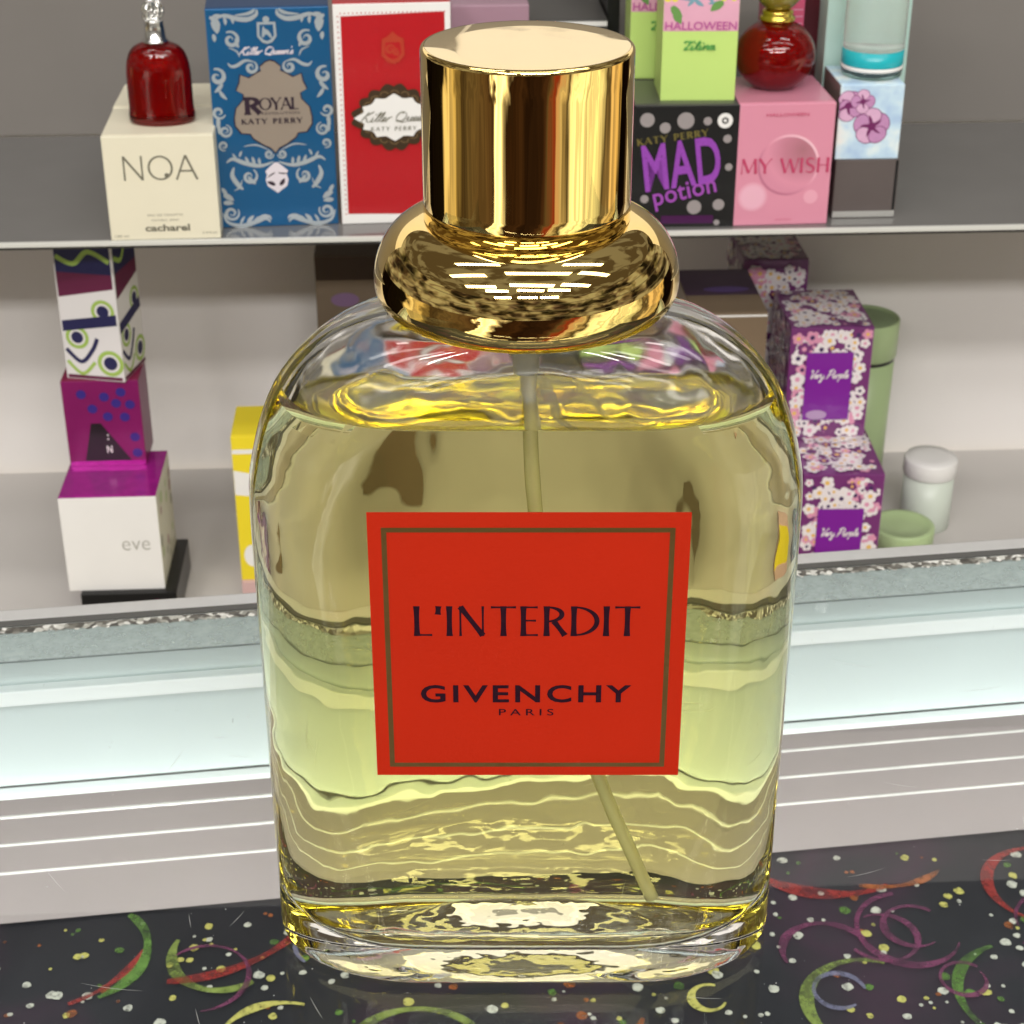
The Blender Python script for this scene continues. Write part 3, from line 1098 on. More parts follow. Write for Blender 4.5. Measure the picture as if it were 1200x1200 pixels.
# ---- cream cartons with thin capitals, a red bottle on top
m_cream = white_mat('cream_card', (.75, .705, .55))
m_grey_ink = mat('warm_grey_ink', (.16, .15, .11), .4)
w_, d, h = .0622, .0575, .0605
t = carton('perfume_box', 'cream carton with large thin grey capitals standing under the red bottle', 'box', -.2022, .0005, w_, d, h, SHZ, m_cream, 1, 'boxes on the upper shelf')
f = Face(t, w_, d, h, (113, 160), (250, 158), (124, 287), (258.6, 281))
k = Ink()
p = f(139, 213)
q = f(232, 213)
hh = f(190, 184)[1] - f(190, 213)[1]
k.caps('NOA', p[0], p[1], hh, q[0] - p[0], thick=.085, thin=.07, flare=1.1, track=.06)
p = f(181, 208)
k.disc(f(193, 206)[0], f(193, 206)[1], .0013)
for (a, b, c, wd, hg, txt) in ((169, 256, 212, 0, 2.6, 'EAU DE TOILETTE'), (174, 262, 208, 0, 2.3, 'NATURAL SPRAY'), ):
    p = f(a, b)
    k.text(txt, p[0], p[1], f(c, b)[0] - p[0], hg * f.sc(), space=1.15)
p = f(166, 275)
k.text('cacharel', p[0], p[1], f(221, 275)[0] - p[0], 9 * f.sc(), bold=.03)
p = f(129, 283)
k.text('100 ml', p[0], p[1], .0075, .0013)
p = f(236, 276)
k.text('3.4 fl.oz', p[0], p[1], .0082, .0013)
k.build('lettering', m_grey_ink, t, front_of(d))
t = carton('perfume_box', 'plain cream carton behind the red bottle and its cream box', 'box', -.2050, .0600, .060, .052, h, SHZ, m_cream, 0, 'boxes on the upper shelf')

m_redglass = mat('red_glass', (.62, .012, .012), .03, trans=.96, ior=1.45)
m_redcore = mat('dark_red_perfume', (.30, .002, .003), .25)
m_silver = mat('silver_metal', (.78, .78, .76), .22, metal=1, bump=.06, bscale=500)
t = thing('red_perfume_bottle', 'small rounded red perfume bottle with silver ring stopper on the cream carton', 'perfume bottle', S(-.2020, .029, SHZ + .0607), SHY)
bm = bmesh.new()
pr = [(.0165, 0), (.0185, .0012), (.0188, .003), (.0182, .010), (.0182, .026), (.0176, .033), (.0158, .0390), (.0125, .0430), (.0085, .0448), (.0066, .0455)]
pr2 = []
for i in range(len(pr) - 1):
    pass
zz = [(z, r_) for r_, z in pr]
pr = [(catmull(zz, .0455 * i / 36)[0], .0455 * i / 36) for i in range(37)]
add_lathe(bm, pr, 64, cap0=True, cap1=True, sy=.72)
obj('glass_body', bm, m_redglass, t, True)
bm = bmesh.new()
add_lathe(bm, [(.0140, .0050), (.0158, .0070), (.0160, .026), (.0150, .032), (.012, .0375), (.006, .0405)], 48, cap0=True, cap1=True, sy=.62)
obj('perfume', bm, m_redcore, t, True)
bm = bmesh.new()
add_lathe(bm, [(.0074, .0452), (.0074, .0462), (.0062, .0470), (.0052, .0560), (.0056, .0568), (.0050, .0574)], 40, cap0=True, cap1=True)
obj('neck', bm, m_silver, t, True)
bm = bmesh.new()
for (cx, cz, rr, tilt) in ((0, .0628, .0052, 0), (-.0012, .0622, .0044, 60), (.001, .0636, .0040, -55), (-.003, .0595, .0022, 20)):
    pts = []
    for i in range(25):
        a = 2 * PI * i / 24
        x, z = rr * math.cos(a), rr * math.sin(a)
        pts.append((cx + x * math.cos(R(tilt)), x * math.sin(R(tilt)), cz + z))
    add_tube(bm, pts, .0011, 8)
obj('ring_stopper', bm, m_silver, t, True)

# ---- blue carton with silver scrolls and a shield
m_blue = mat('blue_foil_card', (.010, .105, .26), .28, metal=.25, coat=.4, noise=.10, nscale=18)
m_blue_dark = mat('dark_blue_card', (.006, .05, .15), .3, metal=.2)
m_silver_ink = mat('silver_ink', (.50, .56, .60), .3, metal=.45)
m_pale_ink = mat('pale_silver_ink', (.80, .74, .80), .3, metal=.2)
m_taupe = mat('taupe_foil', (.36, .30, .245), .3, metal=.3, noise=.05, nscale=40)
m_plum_ink = mat('dark_plum_ink', (.030, .016, .030), .35)
w_, d, h = .0680, .040, .1256
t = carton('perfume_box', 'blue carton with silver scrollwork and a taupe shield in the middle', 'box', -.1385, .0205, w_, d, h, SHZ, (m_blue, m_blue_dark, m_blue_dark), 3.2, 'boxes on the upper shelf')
f = Face(t, w_, d, h, (241, 10), (387, 8), (260, 267), (397, 262))
k = Ink()
ks = f.sc()


def both(fn):
    for sg in (-1, 1):
        fn(sg)


def FX(px, py, sg):
    """mirrored mark: px given for the right half"""
    x, z = f(px, py)
    return (x if sg > 0 else -x, z)


def scr(px, py, r_, turns, wd, a0, sg, mi=0):
    x, z = FX(px, py, sg)
    k.spiral(x, z, r_ * ks, turns, wd * ks, R(a0) if sg > 0 else PI - R(a0), 1 if sg > 0 else -1, mi)


def lea(px, py, ln, wd, ang, sg, mi=0, bend=.25):
    x, z = FX(px, py, sg)
    k.leaf(x, z, ln * ks, wd * ks, R(ang) if sg > 0 else PI - R(ang), mi, bend * sg)


def swirl(pts, wd, sg, mi=0):
    k.ribbon(smooth_path([FX(a, b, sg) for a, b in pts], 6), lambda t_: wd * ks * (.3 + 1.0 * math.sin(PI * t_)), mi)


for sg in (-1, 1):
    # top corners: acanthus with a pair of hooks
    swirl([(380, 22), (366, 16), (350, 20), (337, 21), (327, 16), (326, 10.5)], 4.5, sg)
    swirl([(352, 16), (338, 15), (330, 12), (329, 9.5)], 3.0, sg)
    for (a, b, L_, wd, an) in ((382, 17, 15, 6, 205), (380, 22, 15, 7, 235), (374, 22, 13, 5, 255), (365, 18, 9, 4, 250), (357, 18, 8, 3.5, 240), (378, 16, 12, 4, 170)):
        lea(a, b, L_, wd, an, sg)
    scr(360, 43, 10, 1.35, 3.6, 60, sg)
    lea(352, 52, 11, 4, 60, sg)
    lea(380, 36, 9, 5, 250, sg)
    swirl([(364, 52), (355, 56), (352, 63)], 1.6, sg)
    # beside the shield top
    scr(340, 75, 7.5, 1.3, 3.2, 120, sg)
    swirl([(336, 69), (346, 67), (356, 72), (363, 73), (367, 69)], 3.2, sg)
    # side scrolls
    scr(381, 84, 10, 1.2, 4.2, 70, sg)
    lea(376, 92, 14, 5, 300, sg)
    lea(380, 100, 13, 4.5, 250, sg, bend=-.3)
    scr(384, 125, 8, 1.3, 3, 200, sg)
    lea(386, 131, 13, 5, 262, sg)
    scr(379, 147, 8, 1.6, 2.6, 100, sg)
    scr(383, 164, 6, 1.4, 2.4, 250, sg)
    lea(386, 150, 12, 4, 80, sg)
    # under the shield
    scr(331, 177, 5.5, 1.6, 2.2, 180, sg)
    swirl([(327, 186), (343, 190), (360, 186), (374, 180), (382, 184)], 4.2, sg)
    swirl([(330, 172), (345, 165), (360, 166)], 1.6, sg)
    for (a, b, L_, wd, an) in ((343, 188, 8, 3.6, 70), (349, 187, 9, 4, 60), (356, 185, 8, 3.6, 50), (366, 178, 8, 3, 100), (370, 179, 7, 2.6, 40)):
        lea(a, b, L_, wd, an, sg)
    scr(357, 202, 10, 1.25, 3.0, 120, sg)
    lea(351, 211, 13, 4.6, 35, sg)
    swirl([(374, 190), (377, 200), (371, 212), (366, 217)], 4.6, sg)
    swirl([(366, 205), (370, 214), (377, 218)], 1.5, sg)
    # bottom corners
    lea(391, 214, 12, 5, 230, sg)
    lea(390, 222, 14, 7, 200, sg)
    lea(391, 232, 12, 6, 170, sg)
    scr(383, 245, 9.5, 1.55, 3.0, 150, sg)
    swirl([(393, 244), (388, 256), (372, 261), (355, 257), (344, 254), (339, 259)], 4.2, sg)
    swirl([(356, 257), (348, 251), (340, 252), (338, 256)], 3.0, sg)
    for (a, b, L_, wd, an) in ((374, 259, 11, 3.2, 105), (366, 259, 13, 5, 115), (358, 257, 11, 3.6, 130)):
        lea(a, b, L_, wd, an, sg)
# crest
p = f(314, 37)
k.poly([(p[0] + a * ks, p[1] + b * ks) for a, b in ((-11, 13), (11, 13), (11.5, -4), (6, -11), (0, -13), (-6, -11), (-11.5, -4))])
k.poly([(p[0] + a * ks, p[1] + b * ks) for a, b in ((-8, 10), (8, 10), (8.5, -3), (4, -8), (0, -9.5), (-4, -8), (-8.5, -3))], 1)
k.leaf(p[0] - 5 * ks, p[1] - 5 * ks, 13 * ks, 4 * ks, R(70))
k.leaf(p[0] + 5 * ks, p[1] - 6 * ks, 13 * ks, 4 * ks, R(110))
k.disc(p[0], p[1] + 16 * ks, 4 * ks)
k.disc(p[0], p[1] + 1 * ks, 3 * ks)
k.build('scrollwork', [m_silver_ink, m_blue], t, front_of(d))
k = Ink()
p = f(281, 62)
k.script("Killer Queen's", p[0], p[1], f(344, 62)[0] - p[0], 4.6 * ks, 1.25 * ks, 0, .5)
# badge below the shield
p = f(325, 205)
k.poly([(p[0] + a * ks, p[1] + b * ks) for a, b in ((-2, 19), (2, 19), (9, 13), (14, 8), (12, 4), (14, -3), (12, -11), (5, -16), (0, -20), (-5, -16), (-12, -11), (-14, -3), (-12, 4), (-14, 8), (-9, 13))])
for sg in (-1, 1):
    k.leaf(p[0] + sg * 3 * ks, p[1] - 10 * ks, 10 * ks, 5 * ks, R(90 - sg * 50), 1)
    k.leaf(p[0] + sg * 2 * ks, p[1] + 6 * ks, 11 * ks, 1.8 * ks, R(90 - sg * 110), 1)
k.disc(p[0], p[1] - 2 * ks, 2.0 * ks)
k.build('lettering', [m_pale_ink, m_plum_ink], t, front_of(d))
half = [(316, 68.4), (323, 70), (330, 75.3), (329, 79.5), (336.3, 83), (344.3, 87.3), (353.7, 83.3), (355.7, 92), (360.3, 100.7), (352.3, 105.3), (353.7, 112), (363, 121.3), (366, 133), (366, 141),
        (360, 150), (349.7, 151.3), (347, 156.7), (336.3, 164.7), (328, 169), (322.5, 175)]
def shield(grow):
    pts = [f(a, b) for a, b in half]
    c0 = f(319, 120)[1]
    pts = [(max(0, x) * grow, c0 + (z - c0) * grow) for x, z in pts]
    return pts + [(-x, z) for x, z in pts[::-1] if x > 1e-5]
k = Ink()
k.poly(shield(1.035), 1)
k.poly(shield(1.0), 0)
k.build('shield', [m_taupe, m_plum_ink], t, lambda x, y, z: front_of(d)(x, y - .00022, z))
k = Ink()
p = f(286, 130)
k.caps('R', p[0] + .001, p[1], f(290, 110.5)[1] - p[1], f(305, 130)[0] - p[0], thick=.30, thin=.12, flare=1.1, serif=.16)
k.ribbon([f(286, 113), f(296, 112.4)], 2 * ks)
p = f(305, 125)
k.caps('OYAL', p[0], p[1], f(305, 111)[1] - p[1], f(351, 125)[0] - p[0], thick=.19, thin=.07, serif=.09)
p = f(307, 130.4)
k.text('REVOLUTION', p[0], p[1], f(352, 130)[0] - p[0], 3 * ks, space=1.1)
p = f(284, 141.5)
k.caps('KATY PERRY', p[0], p[1], 6.2 * ks, f(355, 141)[0] - p[0], thick=.26, thin=.12, track=.25, serif=.10)
k.build('lettering', m_plum_ink, t, lambda x, y, z: front_of(d)(x, y - .0004, z))

# ---- red carton with white border and a lobed badge
m_redcard = mat('deep_red_card', (.44, .008, .014), .32, coat=.3, noise=.05, nscale=20)
m_whitecard = white_mat('white_card', (.80, .79, .77))
m_bronze = mat('dark_bronze_ink', (.07, .045, .025), .35, metal=.4)
m_dull_red = mat('dull_gold_red_ink', (.42, .045, .02), .35)
w_, d, h = .0655, .040, .1270
t = carton('perfume_box', 'red carton with white border and a lobed white badge, half behind the gold cap', 'box', -.0697, .0225, w_, d, h, SHZ, (m_whitecard, m_redcard, m_redcard), 2.5, 'boxes on the upper shelf')
f = Face(t, w_, d, h, (386, 5), (527, 9), (402, 262), (535, 256))
ks = f.sc()
k = Ink()
a0, a1, a2, a3 = f(396, 19), f(520, 19), f(528, 247), f(409, 249)
k.poly([a3, a2, a1, a0])
for i in range(26):
    xx = a0[0] + (a1[0] - a0[0]) * i / 25
    k.disc(xx, a0[1] + 3.4 * ks, .9 * ks, 0, 8)
for i in range(40):
    zz_ = a3[1] + (a0[1] - a3[1]) * i / 39
    k.disc(a0[0] - 3.4 * ks, zz_, .9 * ks, 0, 8)
k.build('red_field', m_redcard, t, front_of(d))
k = Ink()
p = f(459, 57)
k.poly([(p[0] + a * ks, p[1] + b * ks) for a, b in ((-13, 12), (-6, 15), (0, 21), (6, 15), (13, 12), (14, -8), (7, -16), (0, -18), (-7, -16), (-14, -8))])
k.poly([(p[0] + a * ks, p[1] + b * ks) for a, b in ((-9, 8), (9, 8), (10, -6), (5, -11), (0, -13), (-5, -11), (-10, -6))], 1)
k.spiral(p[0] - 3 * ks, p[1] - 1 * ks, 6 * ks, 1.4, 2.5 * ks)
k.spiral(p[0] + 4 * ks, p[1] - 4 * ks, 4 * ks, 1.4, 2.2 * ks, 1)
k.build('crest', [m_dull_red, m_redcard], t, lambda x, y, z: front_of(d)(x, y - .0007, z))
k = Ink()
cx, cz = f(462, 134)


def lobes(ax, az_, am, n_):
    pts = []
    for i in range(144):
        a = 2 * PI * i / 144
        q_ = 1 + am * abs(math.sin(n_ * a / 2)) - am * .5
        e_ = 1 + .10 * math.exp(-((math.cos(a) ** 2 - 1) / .05) ** 2) + .06 * math.exp(-((math.sin(a) ** 2 - 1) / .05) ** 2)
        pts.append((cx + ax * ks * q_ * e_ * math.cos(a), cz + az_ * ks * q_ * e_ * math.sin(a)))
    return pts


k.poly(lobes(47, 38, .12, 16), 0)
for i in range(18):
    a = 2 * PI * i / 18
    k.ribbon([(cx + 47 * ks * .80 * math.cos(a + s_) * q_, cz + 38 * ks * .80 * math.sin(a + s_) * q_) for s_, q_ in ((0, .98), (.08, 1.08), (.2, 1.1), (.28, 1.0))], 1.6 * ks, 2)
k.poly(lobes(42, 26, -.14, 12), 1)
k.build('badge', [m_bronze, m_whitecard, mat('gold_ink', (.22, .15, .07), .3, metal=.5)], t, lambda x, y, z: front_of(d)(x, y - .0010, z))
k = Ink()
p = f(421, 139)
k.script('Killer Queen', p[0], p[1], f(500, 139)[0] - p[0], 6.0 * ks, 1.0 * ks, 0, .5)
p = f(434, 149)
k.caps('KATY PERRY', p[0], p[1], 4.8 * ks, f(488, 149)[0] - p[0], thick=.2, thin=.1, track=.35, slant=.15)
k.build('lettering', m_grey_ink, t, lambda x, y, z: front_of(d)(x, y - .0016, z))

# ---- row behind the gold cap
m_mauve = mat('mauve_card', (.36, .22, .28), .35, noise=.05)
m_grey = mat('charcoal_card', (.06, .058, .055), .3)
m_black = mat('black_card', (.012, .012, .012), .3)
carton('perfume_box', 'plain mauve carton behind the gold cap beside the red carton', 'box', -.0127, .08, .0462, .04, .1125, SHZ, m_mauve, 0, 'boxes on the upper shelf')
t = carton('perfume_box', 'low charcoal carton with pale front edge behind the gold cap', 'box', .0375, .12, .048, .07, .094, SHZ, m_grey, 0, 'boxes on the upper shelf')
k = Ink()
k.rect(-.0235, .0905, .0235, .0934)
k.build('pale_band', m_whitecard, t, front_of(.07))
carton('perfume_box', 'tall black carton behind the gold cap left of the green cartons', 'box', .0664, .135, .008, .06, .150, SHZ, m_black, 0, 'boxes on the upper shelf')

# ---- black carton with dots and purple capitals, green cartons on it
m_dot = mat('grey_dot_ink', (.30, .27, .27), .4)
m_purple_glit = mat('purple_glitter_ink', (.34, .075, .50), .35, metal=.25, noise=.35, nscale=1400)
m_violet = mat('violet_ink', (.33, .07, .42), .4)
m_olive_ink = mat('olive_gold_ink', (.16, .13, .035), .4)
m_dim_plum = mat('dim_plum_ink', (.055, .006, .06), .4)
w_, d, h = .0600, .0550, .0718
t = carton('perfume_box', 'black carton with grey dots and slanting purple capitals under the green carton', 'box', .0957, .006, w_, d, h, SHZ, (m_black, m_black, m_grey), -1, 'boxes on the upper shelf')
f = Face(t, w_, d, h, (743, 125), (867, 122), (741, 274), (858, 268))
ks = f.sc()
k = Ink()
for x, y, r_ in ((758, 142, 8.5), (779, 151, 6.5), (803, 142, 10), (828.6, 142, 5), (851.6, 162.4, 5), (756, 238, 5), (813, 246, 8.7), (841, 242, 7), (838.6, 264, 3.6), (757, 262, 6), (853, 196, 4.5)):
    p = f(x, y)
    k.disc(p[0], p[1], r_ * ks, 0, 28)
p = f(849, 141)
k.disc(p[0], p[1], 9.0 * ks, 1, 32)
k.disc(p[0], p[1], 4 * ks, 2, 24)
k.disc(p[0], p[1], 2 * ks, 1, 16)
p0 = f(775, 268)
k.rect(p0[0], p0[1], f(835, 255)[0], f(835, 255)[1], 3)
k.build('dots', [m_dot, m_whitecard, m_black, m_dim_plum], t, front_of(d))
k = Ink()
p = f(747, 173)
k.caps("KATY PERRY", p[0], p[1], 8 * ks, 84 * ks, thick=.24, thin=.1, rot=R(8), track=.2, serif=.08)
p = f(757, 229)
k.text('MAD', p[0], p[1], 92 * ks, 57 * ks, 1, bold=.020, space=1.06, rot=R(7.5))
p = f(769, 253)
k.text('potion', p[0], p[1], 76 * ks, 28 * ks, 2, bold=.012, space=1.05, rot=R(13))
k.build('lettering', [m_olive_ink, m_purple_glit, m_violet], t, lambda x, y, z: front_of(d)(x, y - .0004, z))
carton('perfume_box', 'plain black carton in the second row under the rear green carton', 'box', .0957, .0635, w_, d, h, SHZ, (m_black, m_black, m_grey), 0, 'boxes on the upper shelf')

m_green = mat('lime_card', (.52, .72, .20), .38, noise=.03, nscale=30)
m_pinkprint = mat('pink_print', (.72, .38, .50), .4, noise=.08, nscale=60)
m_mag_ink = mat('magenta_ink', (.46, .09, .30), .4)
m_green_ink = mat('green_ink', (.10, .34, .08), .4)
m_yel_ink = mat('yellow_ink', (.78, .70, .08), .4)
m_bird_ink = mat('bluegreen_ink', (.18, .34, .42), .4)
m_leaf_ink = mat('leaf_ink', (.14, .30, .08), .4)
GZ = SHZ + h + .0001


def green_box(label, u, v, w_, d, h, rot):
    t = carton('perfume_box', label, 'box', u, v, w_, d, h, GZ, m_green, rot, 'lime green boxes')
    k = Ink()
    zt_ = .0392
    k.rect(-w_ / 2 + .0002, zt_, w_ / 2 - .0002, h - .0005, 0)
    for (x, z, r_) in ((-.017, .060, .004), (-.012, .075, .003), (.015, .0615, .0055), (.011, .078, .004), (-.004, .084, .004)):
        for i in range(7):
            a = 2 * PI * i / 6 if i < 6 else 0
            q_ = r_ if i < 6 else 0
            k.disc(max(-w_ / 2 + .0022, min(w_ / 2 - .0022, x + q_ * math.cos(a))), z + q_ * math.sin(a) * .8, .0020, 1, 12)
        k.disc(x, z, .0008, 3, 10)
    for (x, z, s_, a) in ((-.004, .0565, 1.0, 10), (.0065, .0545, .6, -30), (.003, .070, .9, 30)):
        k.leaf(x, z, .010 * s_, .0030 * s_, R(150 + a), 2)
        k.leaf(x, z, .009 * s_, .0028 * s_, R(50 + a), 2, -.3)
        k.leaf(x, z + .0003, .006 * s_, .0024 * s_, R(-60 + a), 2)
        k.leaf(x, z, .005 * s_, .0020 * s_, R(200 + a), 2)
    for (x, z, a) in ((-.0165, .053, -60), (-.0145, .051, -80), (.012, .055, 200)):
        k.leaf(x, z, .008, .0045, R(a), 3)
    k.build('flower_print', [m_pinkprint, m_yel_ink, m_bird_ink, m_leaf_ink], t, front_of(d))
    k = Ink()
    k.text('HALLOWEEN', -.0200, .0400, .0400, .0046, 0, bold=.012)
    k.script('Bliss' if False else 'Tilina', -.0102, .0290, .0185, .0023, .0010, 1, .3)
    k.build('lettering', [m_mag_ink, m_green_ink], t, lambda x, y, z: front_of(d)(x, y - .0006, z))
    return t


green_box('lime green carton with pink floral top standing on the dotted black carton', .1023, .0145, .0424, .038, .0850, -2)
green_box('lime green carton half hidden in the row behind the other lime one', .0900, .0640, .0424, .038, .0850, -2)

# ---- pink carton with a bubble, round red bottle on it
m_pinkcard = mat('pink_card', (.68, .27, .37), .30, coat=.3, noise=.03, nscale=20)
m_rose_ink = mat('rose_ink', (.50, .05, .13), .35)
w_, d, h = .0568, .0600, .0718
t = carton('perfume_box', 'pink carton printed with bubbles standing under the round red bottle', 'box', .1526, .0065, w_, d, h, SHZ, m_pinkcard, 1.5, 'boxes on the upper shelf')
f = Face(t, w_, d, h, (868, 122), (983, 118), (858, 268), (966, 264))
ks = f.sc()
k = Ink()
p = f(925, 193)
k.disc(p[0], p[1], 36.5 * ks, 1, 48)
q = (p[0] + 1 * ks, p[1] - 1.0 * ks)
k.disc(p[0], p[1], 33.5 * ks, 0, 48)
mb = radial_mat('bubble_print', (p[0] + 16 * ks, -d / 2, p[1] + 18 * ks), 52 * ks, [(0, (.40, .16, .20)), (.4, (.52, .20, .27)), (.8, (.68, .27, .37)), (1, (.64, .25, .35))], .3)
mr_ = radial_mat('bubble_rim_print', (p[0] + 30 * ks, -d / 2, p[1] + 30 * ks), 74 * ks, [(0, (.86, .55, .62)), (.5, (.80, .42, .52)), (.75, (.68, .27, .37)), (1, (.50, .17, .26))], .3)
s1 = f(883, 232)
k.disc(s1[0], s1[1], 18 * ks, 2, 36)
m_s1 = radial_mat('small_bubble_print', (s1[0], -d / 2, s1[1]), 18 * ks, [(0, (.76, .42, .52)), (.7, (.77, .42, .53)), (1, (.70, .30, .40))], .3)
s2 = f(949, 231)
k.disc(s2[0], s2[1], 8.5 * ks, 3, 28)
k.build('bubble_print', [mb, mr_, m_s1, mat('pale_pink_ink', (.76, .36, .46), .35)], t, front_of(d))
k = Ink()
p = f(869.5, 204)
k.caps('MY WISH', p[0], p[1], 17.5 * ks, f(971, 203)[0] - p[0], thick=.15, thin=.05, serif=.06, track=.06)
p = f(901, 135.5)
k.text('HALLOWEEN', p[0], p[1], f(950, 134)[0] - p[0], 3.6 * ks)
p = f(908, 260)
k.text('EAU DE TOILETTE', p[0], p[1], 19 * ks, 1.6 * ks)
k.build('lettering', m_rose_ink, t, lambda x, y, z: front_of(d)(x, y - .0004, z))

t = thing('round_perfume_bottle', 'round red perfume bottle with gold collar standing on the pink carton', 'perfume bottle', S(.1507, .0420, SHZ + .0720), SHY)
bm = bmesh.new()
pr = [(.0075, 0), (.0105, .0004)]
for i in range(29):
    a = R(-62 + (62 + 66) * i / 28)
    pr.append((.0232 * math.cos(a), .0190 + .0207 * math.sin(a)))
pr.append((.0082, .0388))
add_lathe(bm, pr, 64, cap0=True, cap1=True)
obj('glass_body', bm, m_redglass, t, True)
bm = bmesh.new()
add_lathe(bm, [(.0200 * math.cos(R(-70 + 5 * i)), .0190 + .0175 * math.sin(R(-70 + 5 * i))) for i in range(27)], 48, cap0=True, cap1=True)
obj('perfume', bm, m_redcore, t, True)
m_gold2 = mat('yellow_gold', (.85, .60, .12), .2, metal=1)
bm = bmesh.new()
add_lathe(bm, [(.0080, .0380), (.0098, .0386), (.0102, .0400), (.0096, .0412), (.0084, .0416), (.0088, .0424), (.0090, .0436), (.0084, .0446), (.0072, .0450)], 48, cap0=True, cap1=True)
obj('collar', bm, m_gold2, t, True)
bm = bmesh.new()
add_lathe(bm, [(.0060, .0448), (.0090, .0470), (.0125, .0510), (.0135, .0560), (.0120, .0620), (.0085, .0660), (.003, .068)], 48, cap0=True, cap1=True)
cp_ = obj('stopper', bm, mat('olive_gold_glass', (.45, .36, .05), .08, trans=.5, coat=.5), t, True)
bm = bmesh.new()
add_lathe(bm, [(.0040, .0475), (.0078, .0505), (.0085, .0550), (.006, .060)], 32, cap0=True, cap1=True)
obj('dark_core', bm, m_black, cp_, True)

m_hot = mat('hot_pink_card', (.62, .10, .20), .35)
m_maroon = mat('maroon_card', (.07, .008, .014), .35)
t = carton('perfume_box', 'hot pink carton behind the round red bottle', 'box', .1640, .078, .020, .04, .125, SHZ, m_hot, 0, 'boxes on the upper shelf')
k = Ink()
for z in (.100, .104, .108):
    k.rect(-.009, z, .009, z + .0006)
k.build('stripes', m_pinkprint, t, front_of(.04))
carton('perfume_box', 'dark maroon carton between the round red bottle and the teal carton', 'box', .1835, .085, .018, .04, .128, SHZ, m_maroon, 0, 'boxes on the upper shelf')

# ---- grey carton, flower carton and frosted bottle at the right
m_taupe_card = mat('taupe_gloss_card', (.115, .095, .09), .2, noise=.05)
w_, d, h = .0375, .0450, .0352
t = carton('perfume_box', 'low taupe carton with silver foot under the blue flower carton', 'box', .2046, .0165, w_, d, h, SHZ, m_taupe_card, 0, 'boxes on the upper shelf')
k = Ink()
k.rect(-w_ / 2 + .0004, .0005, w_ / 2 - .0004, .0042, 0)
k.rect(w_ / 2 - .0022, .0045, w_ / 2 - .0006, h - .0005, 1)
k.build('foil_edges', [mat('silver_foil', (.60, .60, .57), .25, metal=.5), m_black], t, front_of(d))
m_sky = bpy.data.materials.new('pale_blue_watercolour')
m_sky.use_nodes = True
g = NT(m_sky.node_tree)
nn = g.n('ShaderNodeTexNoise', inp={'Vector': g.n('ShaderNodeTexCoord').outputs['Object'], 'Scale': 70.0, 'Detail': 3.0})
m_sky.node_tree.links.new(g.ramp(nn.outputs[0], [(.35, (.42, .58, .78)), (.5, (.55, .72, .85)), (.62, (.74, .84, .86)), (.72, (.82, .84, .82))]), m_sky.node_tree.nodes['Principled BSDF'].inputs['Base Color'])
m_sky.node_tree.nodes['Principled BSDF'].inputs['Roughness'].default_value = .35
m_petal = mat('mauve_petal_ink', (.52, .26, .47), .4, noise=.12, nscale=260)
m_petal2 = mat('pale_petal_ink', (.66, .40, .58), .4, noise=.12, nscale=260)
m_petaldark = mat('dark_plum_petal_ink', (.16, .02, .11), .4)
m_olive_side = mat('olive_grey_card', (.16, .14, .12), .35)
w2, d2, h2 = .0372, .0440, .0436
t = carton('perfume_box', 'pale blue carton printed with mauve flowers under the frosted bottle', 'box', .2035, .0170, w2, d2, h2, SHZ + .0354, (m_sky, m_olive_side, m_sky), 0, 'boxes on the upper shelf')
f = Face(t, w2, d2, h2, (985, 98), (1059, 97), (980, 186), (1055, 184))
ks = f.sc()
k = Ink()
for (x, y, r_, a0, n_) in ((1022, 146, 20, 20, 5), (994, 122, 17, 50, 5), (1011, 117, 13, 0, 4)):
    p = f(x, y)
    for i in range(n_):
        a = R(a0 + 360 / n_ * i)
        px_, pz_ = p[0] + .62 * r_ * ks * math.cos(a), p[1] + .62 * r_ * ks * math.sin(a)
        px_ = max(-w2 / 2 + .46 * r_ * ks, min(w2 / 2 - .5 * r_ * ks, px_))
        k.disc(px_, pz_, .58 * r_ * ks, 2, 24, .8, a)
        k.disc(px_, pz_, .53 * r_ * ks, i % 2, 24, .8, a)
        k.leaf(p[0], p[1], .65 * r_ * ks, .16 * r_ * ks, a, 2)
    k.disc(p[0], p[1], .24 * r_ * ks, 2, 16)
k.build('flower_print', [m_petal, m_petal2, m_petaldark], t, front_of(d2))

m_frost = mat('frosted_glass', (.80, .86, .83), .22, trans=.75, ior=1.3)
m_clear = glass_mat('clear_base_glass', (.95, 1, .98), 1.45)
m_teal = mat('turquoise_liquid', (.02, .42, .48), .25)
t = thing('frosted_perfume_bottle', 'tall frosted glass bottle with turquoise ring near its foot', 'perfume bottle', S(.2075, .0400, SHZ + .0792), SHY)
bm = bmesh.new()
add_lathe(bm, [(.0160, 0), (.0172, .0008), (.0176, .0030), (.0176, .0042)], 64, cap0=True, cap1=True)
obj('glass_foot', bm, m_clear, t, True)
bm = bmesh.new()
add_lathe(bm, [(.0172, .0043), (.0178, .0050), (.0178, .0068)], 64, cap0=True, cap1=True)
obj('white_ring', bm, m_whitecard, t, True)
bm = bmesh.new()
add_lathe(bm, [(.0176, .0069), (.0178, .0075), (.0178, .0158)], 64, cap0=True, cap1=True)
obj('turquoise_ring', bm, m_teal, t, True)
bm = bmesh.new()
add_lathe(bm, [(.0177, .0159), (.0178, .0170), (.0178, .060), (.0165, .066), (.011, .069), (.0075, .070), (.0075, .074)], 64, cap0=True, cap1=True)
obj('frosted_body', bm, m_frost, t, True)
bm = bmesh.new()
add_lathe(bm, [(.0085, .0742), (.0088, .0750), (.0088, .090), (.0080, .091)], 48, cap0=True, cap1=True)
